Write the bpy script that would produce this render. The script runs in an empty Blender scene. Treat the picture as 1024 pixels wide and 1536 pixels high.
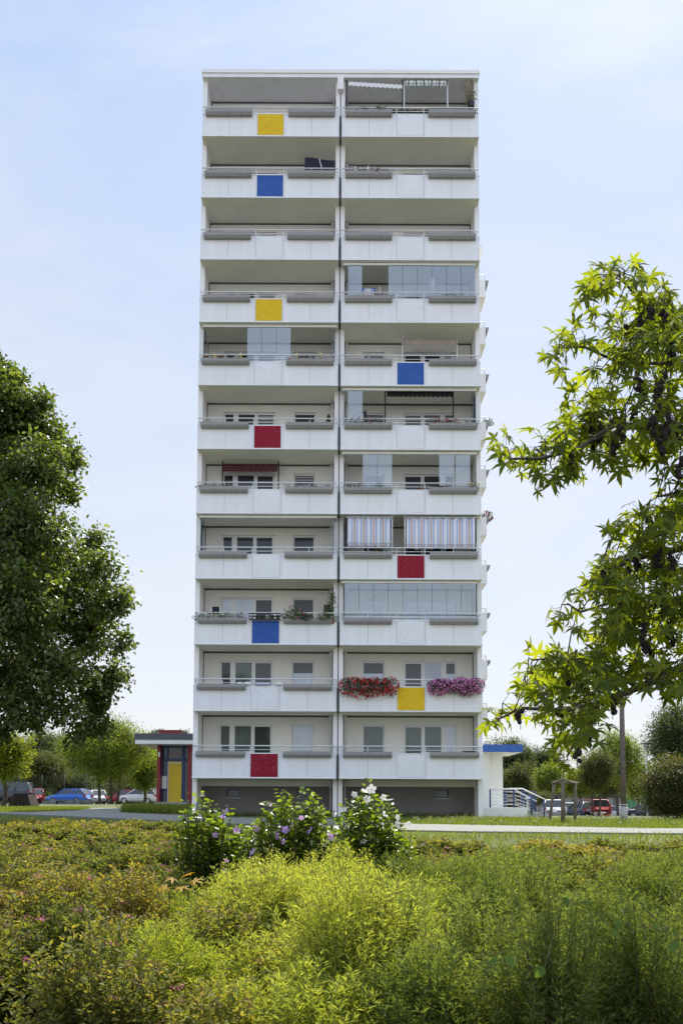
import bpy, bmesh, math, random
import numpy as np
from mathutils import Vector, Matrix

random.seed(11)
RNG = np.random.default_rng(11)
SC = bpy.context.scene
COL = SC.collection
rad = math.radians

# ------------------------------------------------------------------ camera model
F, PIT, ROL = 1394.4, 0.0721, 0.0041
CX, CZ, DD = 0.139, 0.505, 38.563          # camera stands at (CX, -DD, CZ)
SX, SY = -0.56, 338.4
FWD = Vector((0, math.cos(PIT), math.sin(PIT)))
UP0 = Vector((0, -math.sin(PIT), math.cos(PIT)))
RT0 = Vector((1, 0, 0))


def ray(px, py):
    u, v = px - 512 - SX, py - 768 - SY
    c, s = math.cos(ROL), math.sin(ROL)
    u, v = u * c + v * s, -u * s + v * c
    return RT0 * u - UP0 * v + FWD * F


def P(px, py, d):
    """world point seen at photograph pixel (px, py) at d metres in front of the camera"""
    r = ray(px, py)
    r = r * (d / r.y)
    return Vector((CX + r.x, d - DD, CZ + r.z))


def sstep(a, b, x):
    t = np.clip((np.asarray(x, float) - a) / (b - a), 0, 1)
    return t * t * (3 - 2 * t)


def gz(x, y):
    """height of the ground"""
    d = np.asarray(y, float) + DD
    x = np.asarray(x, float)
    z = -1.15 * (1 - sstep(7.0, 15.5, d))
    z = z + 0.46 * sstep(30, 75, d) * sstep(6, 13, -x)
    z = z - 1.05 * sstep(44, 105, d) * sstep(5, 12, x)
    return z


def gnd(px, py):
    r = ray(px, py)
    r = r / r.y
    d = 3.0
    while d < 400:
        if CZ + r.z * d < float(gz(CX + r.x * d, d - DD)):
            break
        d *= 1.004
    return Vector((CX + r.x * d, d - DD, float(gz(CX + r.x * d, d - DD))))


# ------------------------------------------------------------------ materials
def new_mat(name):
    m = bpy.data.materials.new(name)
    m.use_nodes = True
    nt = m.node_tree
    b = nt.nodes['Principled BSDF']
    return m, nt, b


def N(nt, t, **kw):
    n = nt.nodes.new(t)
    for k, v in kw.items():
        setattr(n, k, v)
    return n


def mat(name, col, rough=0.6, metal=0.0, var=0.06, scale=3.0, spec=None, streak=0.0):
    m, nt, b = new_mat(name)
    tc = N(nt, 'ShaderNodeTexCoord')
    no = N(nt, 'ShaderNodeTexNoise')
    no.inputs['Scale'].default_value = scale
    no.inputs['Detail'].default_value = 6
    if streak:
        mp = N(nt, 'ShaderNodeMapping')
        mp.inputs['Scale'].default_value = (1, 1, streak)
        nt.links.new(tc.outputs['Object'], mp.inputs[0])
        nt.links.new(mp.outputs[0], no.inputs['Vector'])
    else:
        nt.links.new(tc.outputs['Object'], no.inputs['Vector'])
    r = N(nt, 'ShaderNodeValToRGB')
    r.color_ramp.elements[0].position = 0.3
    r.color_ramp.elements[1].position = 0.7
    r.color_ramp.elements[0].color = (*[c * (1 - var) for c in col], 1)
    r.color_ramp.elements[1].color = (*[min(1, c * (1 + var)) for c in col], 1)
    nt.links.new(no.outputs['Fac'], r.inputs[0])
    nt.links.new(r.outputs[0], b.inputs['Base Color'])
    b.inputs['Roughness'].default_value = rough
    b.inputs['Metallic'].default_value = metal
    if spec is not None:
        b.inputs['Specular IOR Level'].default_value = spec
    return m


def leaf_mat(name, cols, trans=0.45, rough=0.45, tcol=None, spec=.3):
    m, nt, b = new_mat(name)
    at = N(nt, 'ShaderNodeAttribute', attribute_name='tint')
    r = N(nt, 'ShaderNodeValToRGB')
    els = r.color_ramp.elements
    while len(els) < len(cols):
        els.new(0.5)
    for i, c in enumerate(cols):
        els[i].position = i / (len(cols) - 1)
        els[i].color = (*c, 1)
    nt.links.new(at.outputs['Fac'], r.inputs[0])
    nt.links.new(r.outputs[0], b.inputs['Base Color'])
    b.inputs['Roughness'].default_value = rough
    b.inputs['Specular IOR Level'].default_value = spec
    tr = N(nt, 'ShaderNodeBsdfTranslucent')
    hs = N(nt, 'ShaderNodeMixRGB', blend_type='MULTIPLY')
    hs.inputs['Fac'].default_value = 1.0
    tc = tcol or (1.9, 1.75, 0.55)
    hs.inputs['Color2'].default_value = (*tc, 1)
    nt.links.new(r.outputs[0], hs.inputs['Color1'])
    nt.links.new(hs.outputs[0], tr.inputs['Color'])
    mx = N(nt, 'ShaderNodeMixShader')
    mx.inputs[0].default_value = trans
    nt.links.new(b.outputs[0], mx.inputs[1])
    nt.links.new(tr.outputs[0], mx.inputs[2])
    nt.links.new(mx.outputs[0], nt.nodes['Material Output'].inputs['Surface'])
    return m


# ------------------------------------------------------------------ object helpers
def link(o, parent=None):
    COL.objects.link(o)
    if parent is not None:
        o.parent = parent
    return o


def thing(name, label, cat, loc=(0, 0, 0), rz=0.0, group=None):
    o = bpy.data.objects.new(name, None)
    o.empty_display_size = 0.3
    link(o)
    o.location = loc
    o.rotation_euler = (0, 0, rz)
    o['label'] = label
    o['category'] = cat
    if group:
        o['group'] = group
    return o


def tag(o, label, cat, group=None, kind=None):
    if label:
        o['label'] = label
    if cat:
        o['category'] = cat
    if group:
        o['group'] = group
    if kind:
        o['kind'] = kind
    return o


def root_of(o):
    while o.parent is not None:
        o = o.parent
    return o


def attach(o, parent, world=True):
    """parent o; when world is True the mesh was written in world coordinates"""
    link(o)
    if parent is not None:
        o.parent = parent
        if world:
            off = Vector((0, 0, 0))
            q = parent
            while q is not None:
                off += q.location
                q = q.parent
            o.location = -off
    return o


class MB:
    def __init__(s):
        s.v, s.f, s.m, s.sm = [], [], [], []

    def add(s, vs, fs, mi=0, smooth=False):
        n = len(s.v)
        s.v.extend([tuple(q) for q in vs])
        for f in fs:
            s.f.append([i + n for i in f])
            s.m.append(mi)
            s.sm.append(smooth)
        return s

    def box(s, x0, x1, y0, y1, z0, z1, mi=0):
        vs = [(x0, y0, z0), (x1, y0, z0), (x1, y1, z0), (x0, y1, z0), (x0, y0, z1), (x1, y0, z1), (x1, y1, z1), (x0, y1, z1)]
        return s.add(vs, [(0, 3, 2, 1), (4, 5, 6, 7), (0, 1, 5, 4), (1, 2, 6, 5), (2, 3, 7, 6), (3, 0, 4, 7)], mi)

    def tube(s, pts, r, n=8, mi=0, r2=None, cap=True, smooth=True):
        pts = [Vector(p) for p in pts]
        k = len(pts)
        r2 = r if r2 is None else r2
        vs, fs = [], []
        for i, p in enumerate(pts):
            t = (pts[min(i + 1, k - 1)] - pts[max(i - 1, 0)]).normalized()
            a = t.cross(Vector((0, 0, 1))) if abs(t.z) < 0.95 else t.cross(Vector((1, 0, 0)))
            a.normalize()
            b = t.cross(a)
            rr = r + (r2 - r) * i / max(1, k - 1)
            for j in range(n):
                an = 2 * math.pi * j / n
                vs.append(p + a * (rr * math.cos(an)) + b * (rr * math.sin(an)))
        for i in range(k - 1):
            for j in range(n):
                j2 = (j + 1) % n
                fs.append((i * n + j, i * n + j2, (i + 1) * n + j2, (i + 1) * n + j))
        s.add(vs, fs, mi, smooth)
        if cap:
            b0 = len(s.v) - k * n
            s.f.append([b0 + j for j in range(n)][::-1]); s.m.append(mi); s.sm.append(False)
            s.f.append([b0 + (k - 1) * n + j for j in range(n)]); s.m.append(mi); s.sm.append(False)
        return s

    def prism(s, poly, axis, a0, a1, mi=0):
        """poly: 2D points; extruded along axis ('x': poly is (y,z); 'y': poly is (x,z); 'z': (x,y))"""
        n = len(poly)
        def pt(p, a):
            return (a, p[0], p[1]) if axis == 'x' else (p[0], a, p[1]) if axis == 'y' else (p[0], p[1], a)
        vs = [pt(p, a0) for p in poly] + [pt(p, a1) for p in poly]
        fs = [tuple(range(n))[::-1], tuple(range(n, 2 * n))]
        for i in range(n):
            j = (i + 1) % n
            fs.append((i, j, n + j, n + i))
        return s.add(vs, fs, mi)

    def ball(s, c, rx, ry=None, rz=None, n=10, m=7, mi=0):
        ry = ry or rx
        rz = rz or rx
        vs = [(c[0], c[1], c[2] + rz)]
        for i in range(1, m):
            th = math.pi * i / m
            for j in range(n):
                ph = 2 * math.pi * j / n
                vs.append((c[0] + rx * math.sin(th) * math.cos(ph), c[1] + ry * math.sin(th) * math.sin(ph), c[2] + rz * math.cos(th)))
        vs.append((c[0], c[1], c[2] - rz))
        fs = [(0, 1 + j, 1 + (j + 1) % n) for j in range(n)]
        for i in range(m - 2):
            for j in range(n):
                a = 1 + i * n + j
                b = 1 + i * n + (j + 1) % n
                fs.append((a, a + n, b + n, b))
        L = len(vs) - 1
        a = 1 + (m - 2) * n
        fs += [(a + j, L, a + (j + 1) % n) for j in range(n)]
        return s.add(vs, fs, mi, True)

    def lathe(s, c, prof, n=14, mi=0):
        """prof: list of (r, z) around the vertical through c"""
        vs, fs = [], []
        for r, z in prof:
            for j in range(n):
                a = 2 * math.pi * j / n
                vs.append((c[0] + r * math.cos(a), c[1] + r * math.sin(a), c[2] + z))
        for i in range(len(prof) - 1):
            for j in range(n):
                j2 = (j + 1) % n
                fs.append((i * n + j, i * n + j2, (i + 1) * n + j2, (i + 1) * n + j))
        fs.append(tuple(range(n))[::-1])
        fs.append(tuple(range((len(prof) - 1) * n, len(prof) * n)))
        return s.add(vs, fs, mi, True)

    def mesh(s, name, mats):
        me = bpy.data.meshes.new(name)
        me.from_pydata(s.v, [], s.f)
        for m in (mats if isinstance(mats, (list, tuple)) else [mats]):
            me.materials.append(m)
        me.polygons.foreach_set('material_index', s.m)
        me.polygons.foreach_set('use_smooth', s.sm)
        me.update()
        return me

    def build(s, name, mats, parent=None, world=True):
        o = bpy.data.objects.new(name, s.mesh(name, mats))
        return attach(o, parent, world)


# ------------------------------------------------------------------ leaves, twigs (vectorised)
def nrm(a):
    return a / np.maximum(np.linalg.norm(a, axis=-1, keepdims=True), 1e-9)


T_DIAM = (np.array([(0, 0, 0), (.26, .42, .07), (0, 1, -.05), (-.26, .42, .07)]), np.array([(0, 1, 2), (0, 2, 3)]))
T_NARROW = (np.array([(0, 0, 0), (.09, .4, .03), (0, 1, -.10), (-.09, .4, .03)]), np.array([(0, 1, 2), (0, 2, 3)]))
T_OVAL = (np.array([(0, 0, 0), (.19, .25, .05), (.2, .6, .04), (0, 1, -.08), (-.2, .6, .04), (-.19, .25, .05)]),
          np.array([(0, 1, 2, 3), (0, 3, 4, 5)]))
T_BROAD = (np.array([(0, 0, 0), (.36, .2, .07), (.33, .6, .05), (0, 1, -.10), (-.33, .6, .05), (-.36, .2, .07)]),
           np.array([(0, 1, 2, 3), (0, 3, 4, 5)]))


def star_template():
    vs = [(0, 0.12, 0)]
    fs = []
    lobes = [(-104, .66), (-52, .92), (0, 1.0), (52, .92), (104, .66)]
    def pol(a, r, z=0):
        a = rad(a)
        return (math.sin(a) * r, 0.12 + math.cos(a) * r, z)
    for a, L in lobes:
        b = len(vs)
        vs += [pol(a - 26, .29 * L, .02), pol(a - 13, .56 * L, .035), pol(a, L, -.12), pol(a + 13, .56 * L, .035), pol(a + 26, .29 * L, .02), pol(a, .5 * L, -.01)]
        fs += [(0, b, b + 1, b + 5), (b + 5, b + 1, b + 2, b + 2), (0, b + 5, b + 3, b + 4), (b + 5, b + 2, b + 3, b + 3)]
    tris = []
    for f in fs:
        tris.append((f[0], f[1], f[2]))
        if f[3] != f[2]:
            tris.append((f[0], f[2], f[3]))
    return np.array(vs), np.array(tris)


T_STAR = star_template()


def petal_template(n=5):
    vs, fs = [(0, 0, 0)], []
    for i in range(n):
        a = 2 * math.pi * i / n
        w = math.pi / n * 0.98
        b = len(vs)
        for da, r, z in ((-w, .62, .12), (-w * .45, 1, .26), (w * .45, 1, .26), (w, .62, .12)):
            vs.append((math.sin(a + da) * r, math.cos(a + da) * r, z))
        fs += [(0, b, b + 1), (0, b + 1, b + 2), (0, b + 2, b + 3)]
    return np.array(vs), np.array(fs)


T_FLOWER = petal_template(5)


def scatter(tpl, pos, ydir, zdir, size, tint):
    """arrays for N copies of a template; returns verts, faces, tints"""
    tv, tf = tpl
    n = len(pos)
    Y = nrm(ydir)
    Z = nrm(zdir - (zdir * Y).sum(1, keepdims=True) * Y)
    X = np.cross(Y, Z)
    size = np.broadcast_to(np.asarray(size, float), (n,))
    t = tv[None, :, :] * size[:, None, None]
    v = pos[:, None, :] + t[..., 0:1] * X[:, None] + t[..., 1:2] * Y[:, None] + t[..., 2:3] * Z[:, None]
    k = len(tv)
    f = tf[None] + (np.arange(n) * k)[:, None, None]
    return v.reshape(-1, 3), f.reshape(-1, tf.shape[1]), np.repeat(np.broadcast_to(tint, (n,)), k)


def sticks(A, B, ra, rb, n=3):
    A, B = np.asarray(A, float), np.asarray(B, float)
    t = nrm(B - A)
    ref = np.where(np.abs(t[:, 2:3]) < .9, np.array([[0, 0, 1.]]), np.array([[1., 0, 0]]))
    a = nrm(np.cross(t, ref))
    b = np.cross(t, a)
    ra = np.broadcast_to(np.asarray(ra, float), (len(A),))
    rb = np.broadcast_to(np.asarray(rb, float), (len(A),))
    V = []
    for c, r in ((A, ra), (B, rb)):
        for j in range(n):
            an = 2 * math.pi * j / n
            V.append(c + (a * math.cos(an) + b * math.sin(an)) * r[:, None])
    V = np.stack(V, 1)
    fs = np.array([(j, (j + 1) % n, n + (j + 1) % n, n + j) for j in range(n)])
    f = fs[None] + (np.arange(len(A)) * 2 * n)[:, None, None]
    return V.reshape(-1, 3), f.reshape(-1, 4), np.full(len(A) * 2 * n, .5)


def big_mesh(name, groups, mats, smooth=False):
    """groups: list of (verts, faces, tint, material index)"""
    me = bpy.data.meshes.new(name)
    nv = sum(len(g[0]) for g in groups)
    V = np.concatenate([g[0] for g in groups]).astype(np.float32)
    T = np.concatenate([g[2] for g in groups]).astype(np.float32)
    loops, starts, mi = [], [], []
    off = ls = 0
    for v, f, t, m in groups:
        loops.append((f + off).ravel())
        starts.append(ls + np.arange(len(f)) * f.shape[1])
        mi.append(np.full(len(f), m))
        off += len(v)
        ls += f.size
    loops = np.concatenate(loops).astype(np.int32)
    starts = np.concatenate(starts).astype(np.int32)
    mi = np.concatenate(mi).astype(np.int32)
    me.vertices.add(nv)
    me.vertices.foreach_set('co', V.ravel())
    me.loops.add(len(loops))
    me.loops.foreach_set('vertex_index', loops)
    me.polygons.add(len(starts))
    me.polygons.foreach_set('loop_start', starts)
    for m in mats:
        me.materials.append(m)
    me.polygons.foreach_set('material_index', mi)
    if smooth:
        me.polygons.foreach_set('use_smooth', np.ones(len(starts), bool))
    a = me.attributes.new('tint', 'FLOAT', 'POINT')
    a.data.foreach_set('value', T)
    me.update(calc_edges=True)
    me.validate()
    return me


def big_obj(name, groups, mats, parent=None, world=True, smooth=False):
    return attach(bpy.data.objects.new(name, big_mesh(name, groups, mats, smooth)), parent, world)


def rdir(n, rng=RNG):
    return nrm(rng.normal(size=(n, 3)))


# ------------------------------------------------------------------ material library
M = {}
M['white'] = mat('white_render', (.825, .82, .84), .75, var=.05, scale=3.0, streak=.10)
M['fin'] = mat('white_wall_paint', (.845, .825, .815), .8, var=.03, scale=.6, streak=.2)
M['beige'] = mat('warm_grey_render', (.78, .76, .695), .85, var=.03, scale=1.2)
M['soffit'] = mat('soffit_concrete', (.83, .80, .70), .85, var=.05, scale=.9)
M['plinth'] = mat('dark_plinth', (.155, .145, .135), .85, var=.1, scale=1.5)
M['joint'] = mat('panel_joint', (.47, .47, .48), .8)
M['gap'] = mat('joint_dark', (.10, .10, .10), .9)
M['planter'] = mat('planter_fibre_cement', (.29, .28, .28), .7, var=.10, scale=5)
M['steel'] = mat('galvanised_rail', (.74, .75, .76), .45, .15, var=.05)
M['pvc'] = mat('window_frame_white', (.74, .74, .72), .45, var=.02)
M['reveal'] = mat('window_reveal', (.42, .41, .38), .8)
M['blue_m'] = mat('blue_paint', (.016, .045, .16), .5, var=.08)
M['blue_b'] = mat('bright_blue_paint', (.03, .11, .42), .45, var=.05)
M['red_m'] = mat('dark_red_paint', (.24, .010, .014), .5, var=.08)
M['yellow_m'] = mat('yellow_paint', (.64, .46, .01), .5, var=.06)
M['roofdark'] = mat('roof_fascia_grey', (.085, .09, .105), .55, var=.12, scale=1)
M['cream'] = mat('cream_wall', (.82, .81, .76), .8, var=.02)
M['black'] = mat('black_plastic', (.02, .02, .022), .5)
M['navy'] = mat('navy_cloth', (.018, .018, .035), .9)
M['whitecloth'] = mat('white_cloth', (.78, .78, .78), .9)
M['terracotta'] = mat('terracotta_pot', (.34, .12, .06), .8)
M['wood'] = mat('weathered_wood', (.15, .12, .09), .85, var=.25, scale=8)
M['pole'] = mat('pole_wood', (.13, .10, .085), .85, var=.3, scale=6)
M['bark'] = mat('bark', (.075, .06, .045), .9, var=.35, scale=6)
M['barkl'] = mat('bark_light', (.13, .105, .075), .9, var=.35, scale=6)
M['concrete'] = mat('concrete', (.40, .39, .37), .85, var=.1, scale=2)
M['tyre'] = mat('tyre_rubber', (.015, .015, .015), .8)
M['rim'] = mat('alloy_rim', (.5, .5, .52), .3, .7)
M['rust'] = mat('rusty_steel', (.022, .013, .009), .9, var=.45, scale=3)
M['purplecloth'] = mat('lilac_cloth', (.55, .52, .66), .9, var=.1)
M['candle'] = mat('yellow_wax', (.75, .58, .16), .6)
M['redpot'] = mat('red_plastic', (.42, .03, .03), .5)


def speckle_mat(name, col, spot, amount, scale=22):
    """perforated facade panel: small round holes scattered over a painted sheet"""
    m, nt, b = new_mat(name)
    tc = N(nt, 'ShaderNodeTexCoord')
    oi = N(nt, 'ShaderNodeObjectInfo')
    ad = N(nt, 'ShaderNodeVectorMath', operation='ADD')
    ml = N(nt, 'ShaderNodeMath', operation='MULTIPLY')
    ml.inputs[1].default_value = 57.0
    nt.links.new(oi.outputs['Random'], ml.inputs[0])
    nt.links.new(tc.outputs['Object'], ad.inputs[0])
    nt.links.new(ml.outputs[0], ad.inputs[1])
    vo = N(nt, 'ShaderNodeTexVoronoi', voronoi_dimensions='3D')
    vo.inputs['Scale'].default_value = scale
    nt.links.new(ad.outputs[0], vo.inputs['Vector'])
    lt = N(nt, 'ShaderNodeMath', operation='LESS_THAN')
    lt.inputs[1].default_value = 0.34
    nt.links.new(vo.outputs['Distance'], lt.inputs[0])
    no = N(nt, 'ShaderNodeTexNoise')
    no.inputs['Scale'].default_value = 1.6
    nt.links.new(ad.outputs[0], no.inputs['Vector'])
    sp = N(nt, 'ShaderNodeSeparateColor')
    nt.links.new(vo.outputs['Color'], sp.inputs[0])
    a2 = N(nt, 'ShaderNodeMath', operation='MULTIPLY')
    nt.links.new(sp.outputs[0], a2.inputs[0])
    nt.links.new(no.outputs['Fac'], a2.inputs[1])
    g2 = N(nt, 'ShaderNodeMath', operation='GREATER_THAN')
    g2.inputs[1].default_value = amount
    nt.links.new(a2.outputs[0], g2.inputs[0])
    mm = N(nt, 'ShaderNodeMath', operation='MULTIPLY')
    nt.links.new(lt.outputs[0], mm.inputs[0])
    nt.links.new(g2.outputs[0], mm.inputs[1])
    mx = N(nt, 'ShaderNodeMixRGB')
    mx.inputs['Color1'].default_value = (*col, 1)
    mx.inputs['Color2'].default_value = (*spot, 1)
    nt.links.new(mm.outputs[0], mx.inputs[0])
    nt.links.new(mx.outputs[0], b.inputs['Base Color'])
    b.inputs['Roughness'].default_value = .75
    b.inputs['Specular IOR Level'].default_value = .25
    return m


M['p_white'] = speckle_mat('perforated_white', (.825, .82, .84), (.57, .57, .57), .30, 26)
M['p_yellow'] = speckle_mat('perforated_yellow', (.76, .50, .02), (.38, .26, .03), .3)
M['p_blue'] = speckle_mat('perforated_blue', (.035, .10, .36), (.16, .24, .48), .42, 26)
M['p_red'] = speckle_mat('perforated_red', (.26, .010, .026), (.42, .12, .15), .42, 26)


def glass_pane(name, col, rough=.04, fac=.35, stripes=None):
    """window pane"""
    m, nt, b = new_mat(name)
    if stripes:
        tc = N(nt, 'ShaderNodeTexCoord')
        wv = N(nt, 'ShaderNodeTexWave', bands_direction=stripes[1])
        wv.inputs['Scale'].default_value = stripes[0]
        wv.inputs['Distortion'].default_value = stripes[3] if len(stripes) > 3 else .6
        nt.links.new(tc.outputs['Object'], wv.inputs['Vector'])
        mx = N(nt, 'ShaderNodeMixRGB')
        mx.inputs['Color1'].default_value = (*col, 1)
        mx.inputs['Color2'].default_value = (*stripes[2], 1)
        nt.links.new(wv.outputs['Fac'], mx.inputs[0])
        nt.links.new(mx.outputs[0], b.inputs['Base Color'])
    else:
        no = N(nt, 'ShaderNodeTexNoise')
        no.inputs['Scale'].default_value = 2.0
        tc = N(nt, 'ShaderNodeTexCoord')
        nt.links.new(tc.outputs['Object'], no.inputs['Vector'])
        mx = N(nt, 'ShaderNodeMixRGB')
        mx.inputs['Color1'].default_value = (*[c * .75 for c in col], 1)
        mx.inputs['Color2'].default_value = (*[c * 1.2 for c in col], 1)
        nt.links.new(no.outputs['Fac'], mx.inputs[0])
        nt.links.new(mx.outputs[0], b.inputs['Base Color'])
    b.inputs['Roughness'].default_value = .5
    gl = N(nt, 'ShaderNodeBsdfGlossy')
    gl.inputs['Roughness'].default_value = rough
    gl.inputs['Color'].default_value = (.42, .47, .52, 1)
    fr = N(nt, 'ShaderNodeFresnel')
    fr.inputs['IOR'].default_value = 1.5
    ad = N(nt, 'ShaderNodeMath', operation='MULTIPLY_ADD')
    ad.inputs[1].default_value = 1.0
    ad.inputs[2].default_value = fac
    nt.links.new(fr.outputs[0], ad.inputs[0])
    ms = N(nt, 'ShaderNodeMixShader')
    nt.links.new(ad.outputs[0], ms.inputs[0])
    nt.links.new(b.outputs[0], ms.inputs[1])
    nt.links.new(gl.outputs[0], ms.inputs[2])
    nt.links.new(ms.outputs[0], nt.nodes['Material Output'].inputs['Surface'])
    return m


G_ = {
    'd': glass_pane('pane_dark', (.012, .013, .014), fac=.02),
    'c': glass_pane('pane_grey_curtain', (.10, .10, .105), fac=.02, stripes=(9, 'X', (.03, .03, .035))),
    'g': glass_pane('pane_curtain_and_trees', (.12, .15, .125), fac=.04, stripes=(6, 'X', (.055, .08, .065), 2.5)),  # wavy green for curtains, with reflected trees painted in
    't': glass_pane('pane_tree_reflection', (.012, .018, .010), fac=.05),  # dark green base colour stands in for reflected trees
    'b': glass_pane('pane_blind_and_sky', (.50, .54, .62), fac=.12),  # blue-white base colour covers blinds and painted sky reflection
    'f': glass_pane('pane_grey_sky', (.36, .40, .47), fac=.12),  # pale grey-blue base colour, partly a painted sky reflection
    's': glass_pane('pane_louvre', (.02, .02, .02), fac=.0, rough=.3, stripes=(2.6, 'Z', (.40, .40, .39), 0.0)),
}
M['carglass'] = glass_pane('car_glass', (.01, .012, .014), fac=.06)
M['lamp_glass'] = glass_pane('lamp_lens', (.5, .5, .5), fac=.15)
M['tail_red'] = mat('tail_lamp_red', (.38, .01, .01), .2)


def clear_glass():
    m, nt, b = new_mat('sliding_glass')
    nt.nodes.remove(b)
    tr = N(nt, 'ShaderNodeBsdfTransparent')
    tr.inputs[0].default_value = (.90, .92, .93, 1)
    gl = N(nt, 'ShaderNodeBsdfGlossy')
    gl.inputs['Color'].default_value = (.82, .9, 1, 1)
    gl.inputs['Roughness'].default_value = .02
    lw = N(nt, 'ShaderNodeFresnel')
    lw.inputs['IOR'].default_value = 1.5
    ad = N(nt, 'ShaderNodeMath', operation='MULTIPLY_ADD')
    ad.inputs[1].default_value = 1.4
    ad.inputs[2].default_value = .075
    ad.use_clamp = True
    nt.links.new(lw.outputs[0], ad.inputs[0])
    ms = N(nt, 'ShaderNodeMixShader')
    nt.links.new(ad.outputs[0], ms.inputs[0])
    nt.links.new(tr.outputs[0], ms.inputs[1])
    nt.links.new(gl.outputs[0], ms.inputs[2])
    nt.links.new(ms.outputs[0], nt.nodes['Material Output'].inputs['Surface'])
    return m


M['glass'] = clear_glass()


def stripe_mat(name, period, stops, axis=0, second=None):
    m, nt, b = new_mat(name)
    tc = N(nt, 'ShaderNodeTexCoord')
    sx = N(nt, 'ShaderNodeSeparateXYZ')
    nt.links.new(tc.outputs['Object'], sx.inputs[0])
    def band(ax, per, st):
        dv = N(nt, 'ShaderNodeMath', operation='DIVIDE')
        dv.inputs[1].default_value = per
        nt.links.new(sx.outputs[ax], dv.inputs[0])
        fr = N(nt, 'ShaderNodeMath', operation='FRACT')
        nt.links.new(dv.outputs[0], fr.inputs[0])
        r = N(nt, 'ShaderNodeValToRGB')
        r.color_ramp.interpolation = 'CONSTANT'
        els = r.color_ramp.elements
        while len(els) < len(st):
            els.new(.5)
        for i, (p, c) in enumerate(st):
            els[i].position = p
            els[i].color = (*c, 1)
        nt.links.new(fr.outputs[0], r.inputs[0])
        return r.outputs[0]
    o = band(axis, period, stops)
    if second:
        o2 = band(2, second[0], second[1])
        mx = N(nt, 'ShaderNodeMixRGB', blend_type='MULTIPLY')
        mx.inputs[0].default_value = 1
        nt.links.new(o, mx.inputs[1])
        nt.links.new(o2, mx.inputs[2])
        o = mx.outputs[0]
    nt.links.new(o, b.inputs['Base Color'])
    b.inputs['Roughness'].default_value = .9
    return m


W_, B_, O_ = (.72, .72, .74), (.36, .42, .60), (.56, .38, .29)
M['stripes'] = stripe_mat('striped_curtain', .405, [(0, W_), (.30, B_), (.44, (.62, .64, .70)), (.56, O_), (.74, (.66, .66, .70)), (.84, B_)])
M['plaid'] = stripe_mat('plaid_valance', .34, [(0, (.78, .78, .78)), (.34, (.40, .43, .45)), (.52, (.78, .78, .78)), (.74, (.06, .12, .10)), (.88, (.45, .48, .48))], second=(.18, [(0, (1, 1, 1)), (.72, (.35, .38, .38))]))
M['redstripe'] = stripe_mat('dark_red_awning', .10, [(0, (.11, .018, .022)), (.5, (.05, .012, .016)), (.85, (.28, .2, .2))], axis=2)
M['beigecloth'] = mat('beige_pink_cloth', (.45, .36, .33), .9)
M['darkcloth'] = mat('charcoal_cloth', (.035, .035, .045), .9)

L = {}
L['lime'] = leaf_mat('leaf_big_tree', [(.050, .074, .024), (.080, .114, .034), (.125, .165, .052), (.23, .265, .115)], .42, .38, (1.7, 1.7, .5))
L['gum'] = leaf_mat('leaf_sweetgum', [(.062, .098, .016), (.098, .148, .022), (.145, .20, .032)], .62, .6, (3.0, 2.35, .45))
L['far'] = leaf_mat('leaf_far_dark', [(.032, .052, .022), (.055, .082, .030), (.090, .118, .045)], .4, .6)
L['farl'] = leaf_mat('leaf_far_light', [(.08, .115, .02), (.13, .18, .03), (.20, .25, .05)], .55, .6)
L['fary'] = leaf_mat('leaf_far_yellow', [(.11, .145, .016), (.17, .21, .025), (.23, .265, .04)], .55, .6)
L['olive'] = leaf_mat('leaf_olive', [(.055, .07, .022), (.08, .095, .03), (.11, .12, .04)], .4, .6)
L['pine'] = leaf_mat('leaf_pine', [(.035, .05, .03), (.055, .075, .045)], .2, .7)
L['bush'] = leaf_mat('leaf_bush', [(.03, .05, .012), (.055, .08, .018), (.09, .105, .028), (.16, .10, .05)], .35, .5)
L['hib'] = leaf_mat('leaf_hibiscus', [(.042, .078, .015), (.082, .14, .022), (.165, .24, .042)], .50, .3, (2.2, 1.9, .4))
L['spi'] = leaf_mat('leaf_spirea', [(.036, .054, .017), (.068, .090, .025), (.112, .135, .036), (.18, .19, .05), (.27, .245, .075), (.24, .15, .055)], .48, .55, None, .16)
L['wil'] = leaf_mat('leaf_willow_yellow', [(.13, .175, .022), (.24, .29, .045), (.42, .45, .12)], .5, .6, (1.6, 1.5, .55), .12)
L['grn'] = leaf_mat('leaf_green_stems', [(.062, .10, .024), (.125, .172, .044), (.235, .275, .10)], .48, .6, (1.7, 1.6, .6), .12)
L['grass'] = leaf_mat('grass_blade', [(.06, .10, .016), (.11, .165, .026), (.17, .22, .042), (.24, .21, .08)], .45, .6)
L['vine'] = leaf_mat('leaf_bindweed', [(.08, .15, .022), (.13, .21, .03)], .5, .5, (1.6, 1.5, .4))
L['stem'] = leaf_mat('stem_brown', [(.07, .065, .028), (.10, .085, .036)], 0.0, .8)
L['pink'] = leaf_mat('petal_pink', [(.38, .06, .17), (.52, .12, .27), (.60, .25, .36)], .3, .6, (1.2, 1.1, 1.1))
L['brown'] = leaf_mat('dead_head_brown', [(.12, .06, .035), (.23, .13, .075)], .1, .9)
L['lilac'] = leaf_mat('petal_lilac', [(.40, .25, .60), (.55, .35, .68), (.68, .38, .64)], .3, .5, (1.2, 1.15, 1.2))
L['whitep'] = leaf_mat('petal_white', [(.74, .72, .70), (.82, .80, .78)], .3, .5, (1.1, 1.1, 1.1))
L['redp'] = leaf_mat('petal_red', [(.36, .01, .012), (.52, .018, .02), (.62, .05, .05)], .2, .5, (1.1, 1, 1))
L['mag'] = leaf_mat('petal_magenta', [(.36, .07, .24), (.52, .15, .36), (.66, .34, .50)], .25, .5, (1.1, 1, 1.1))
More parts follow.
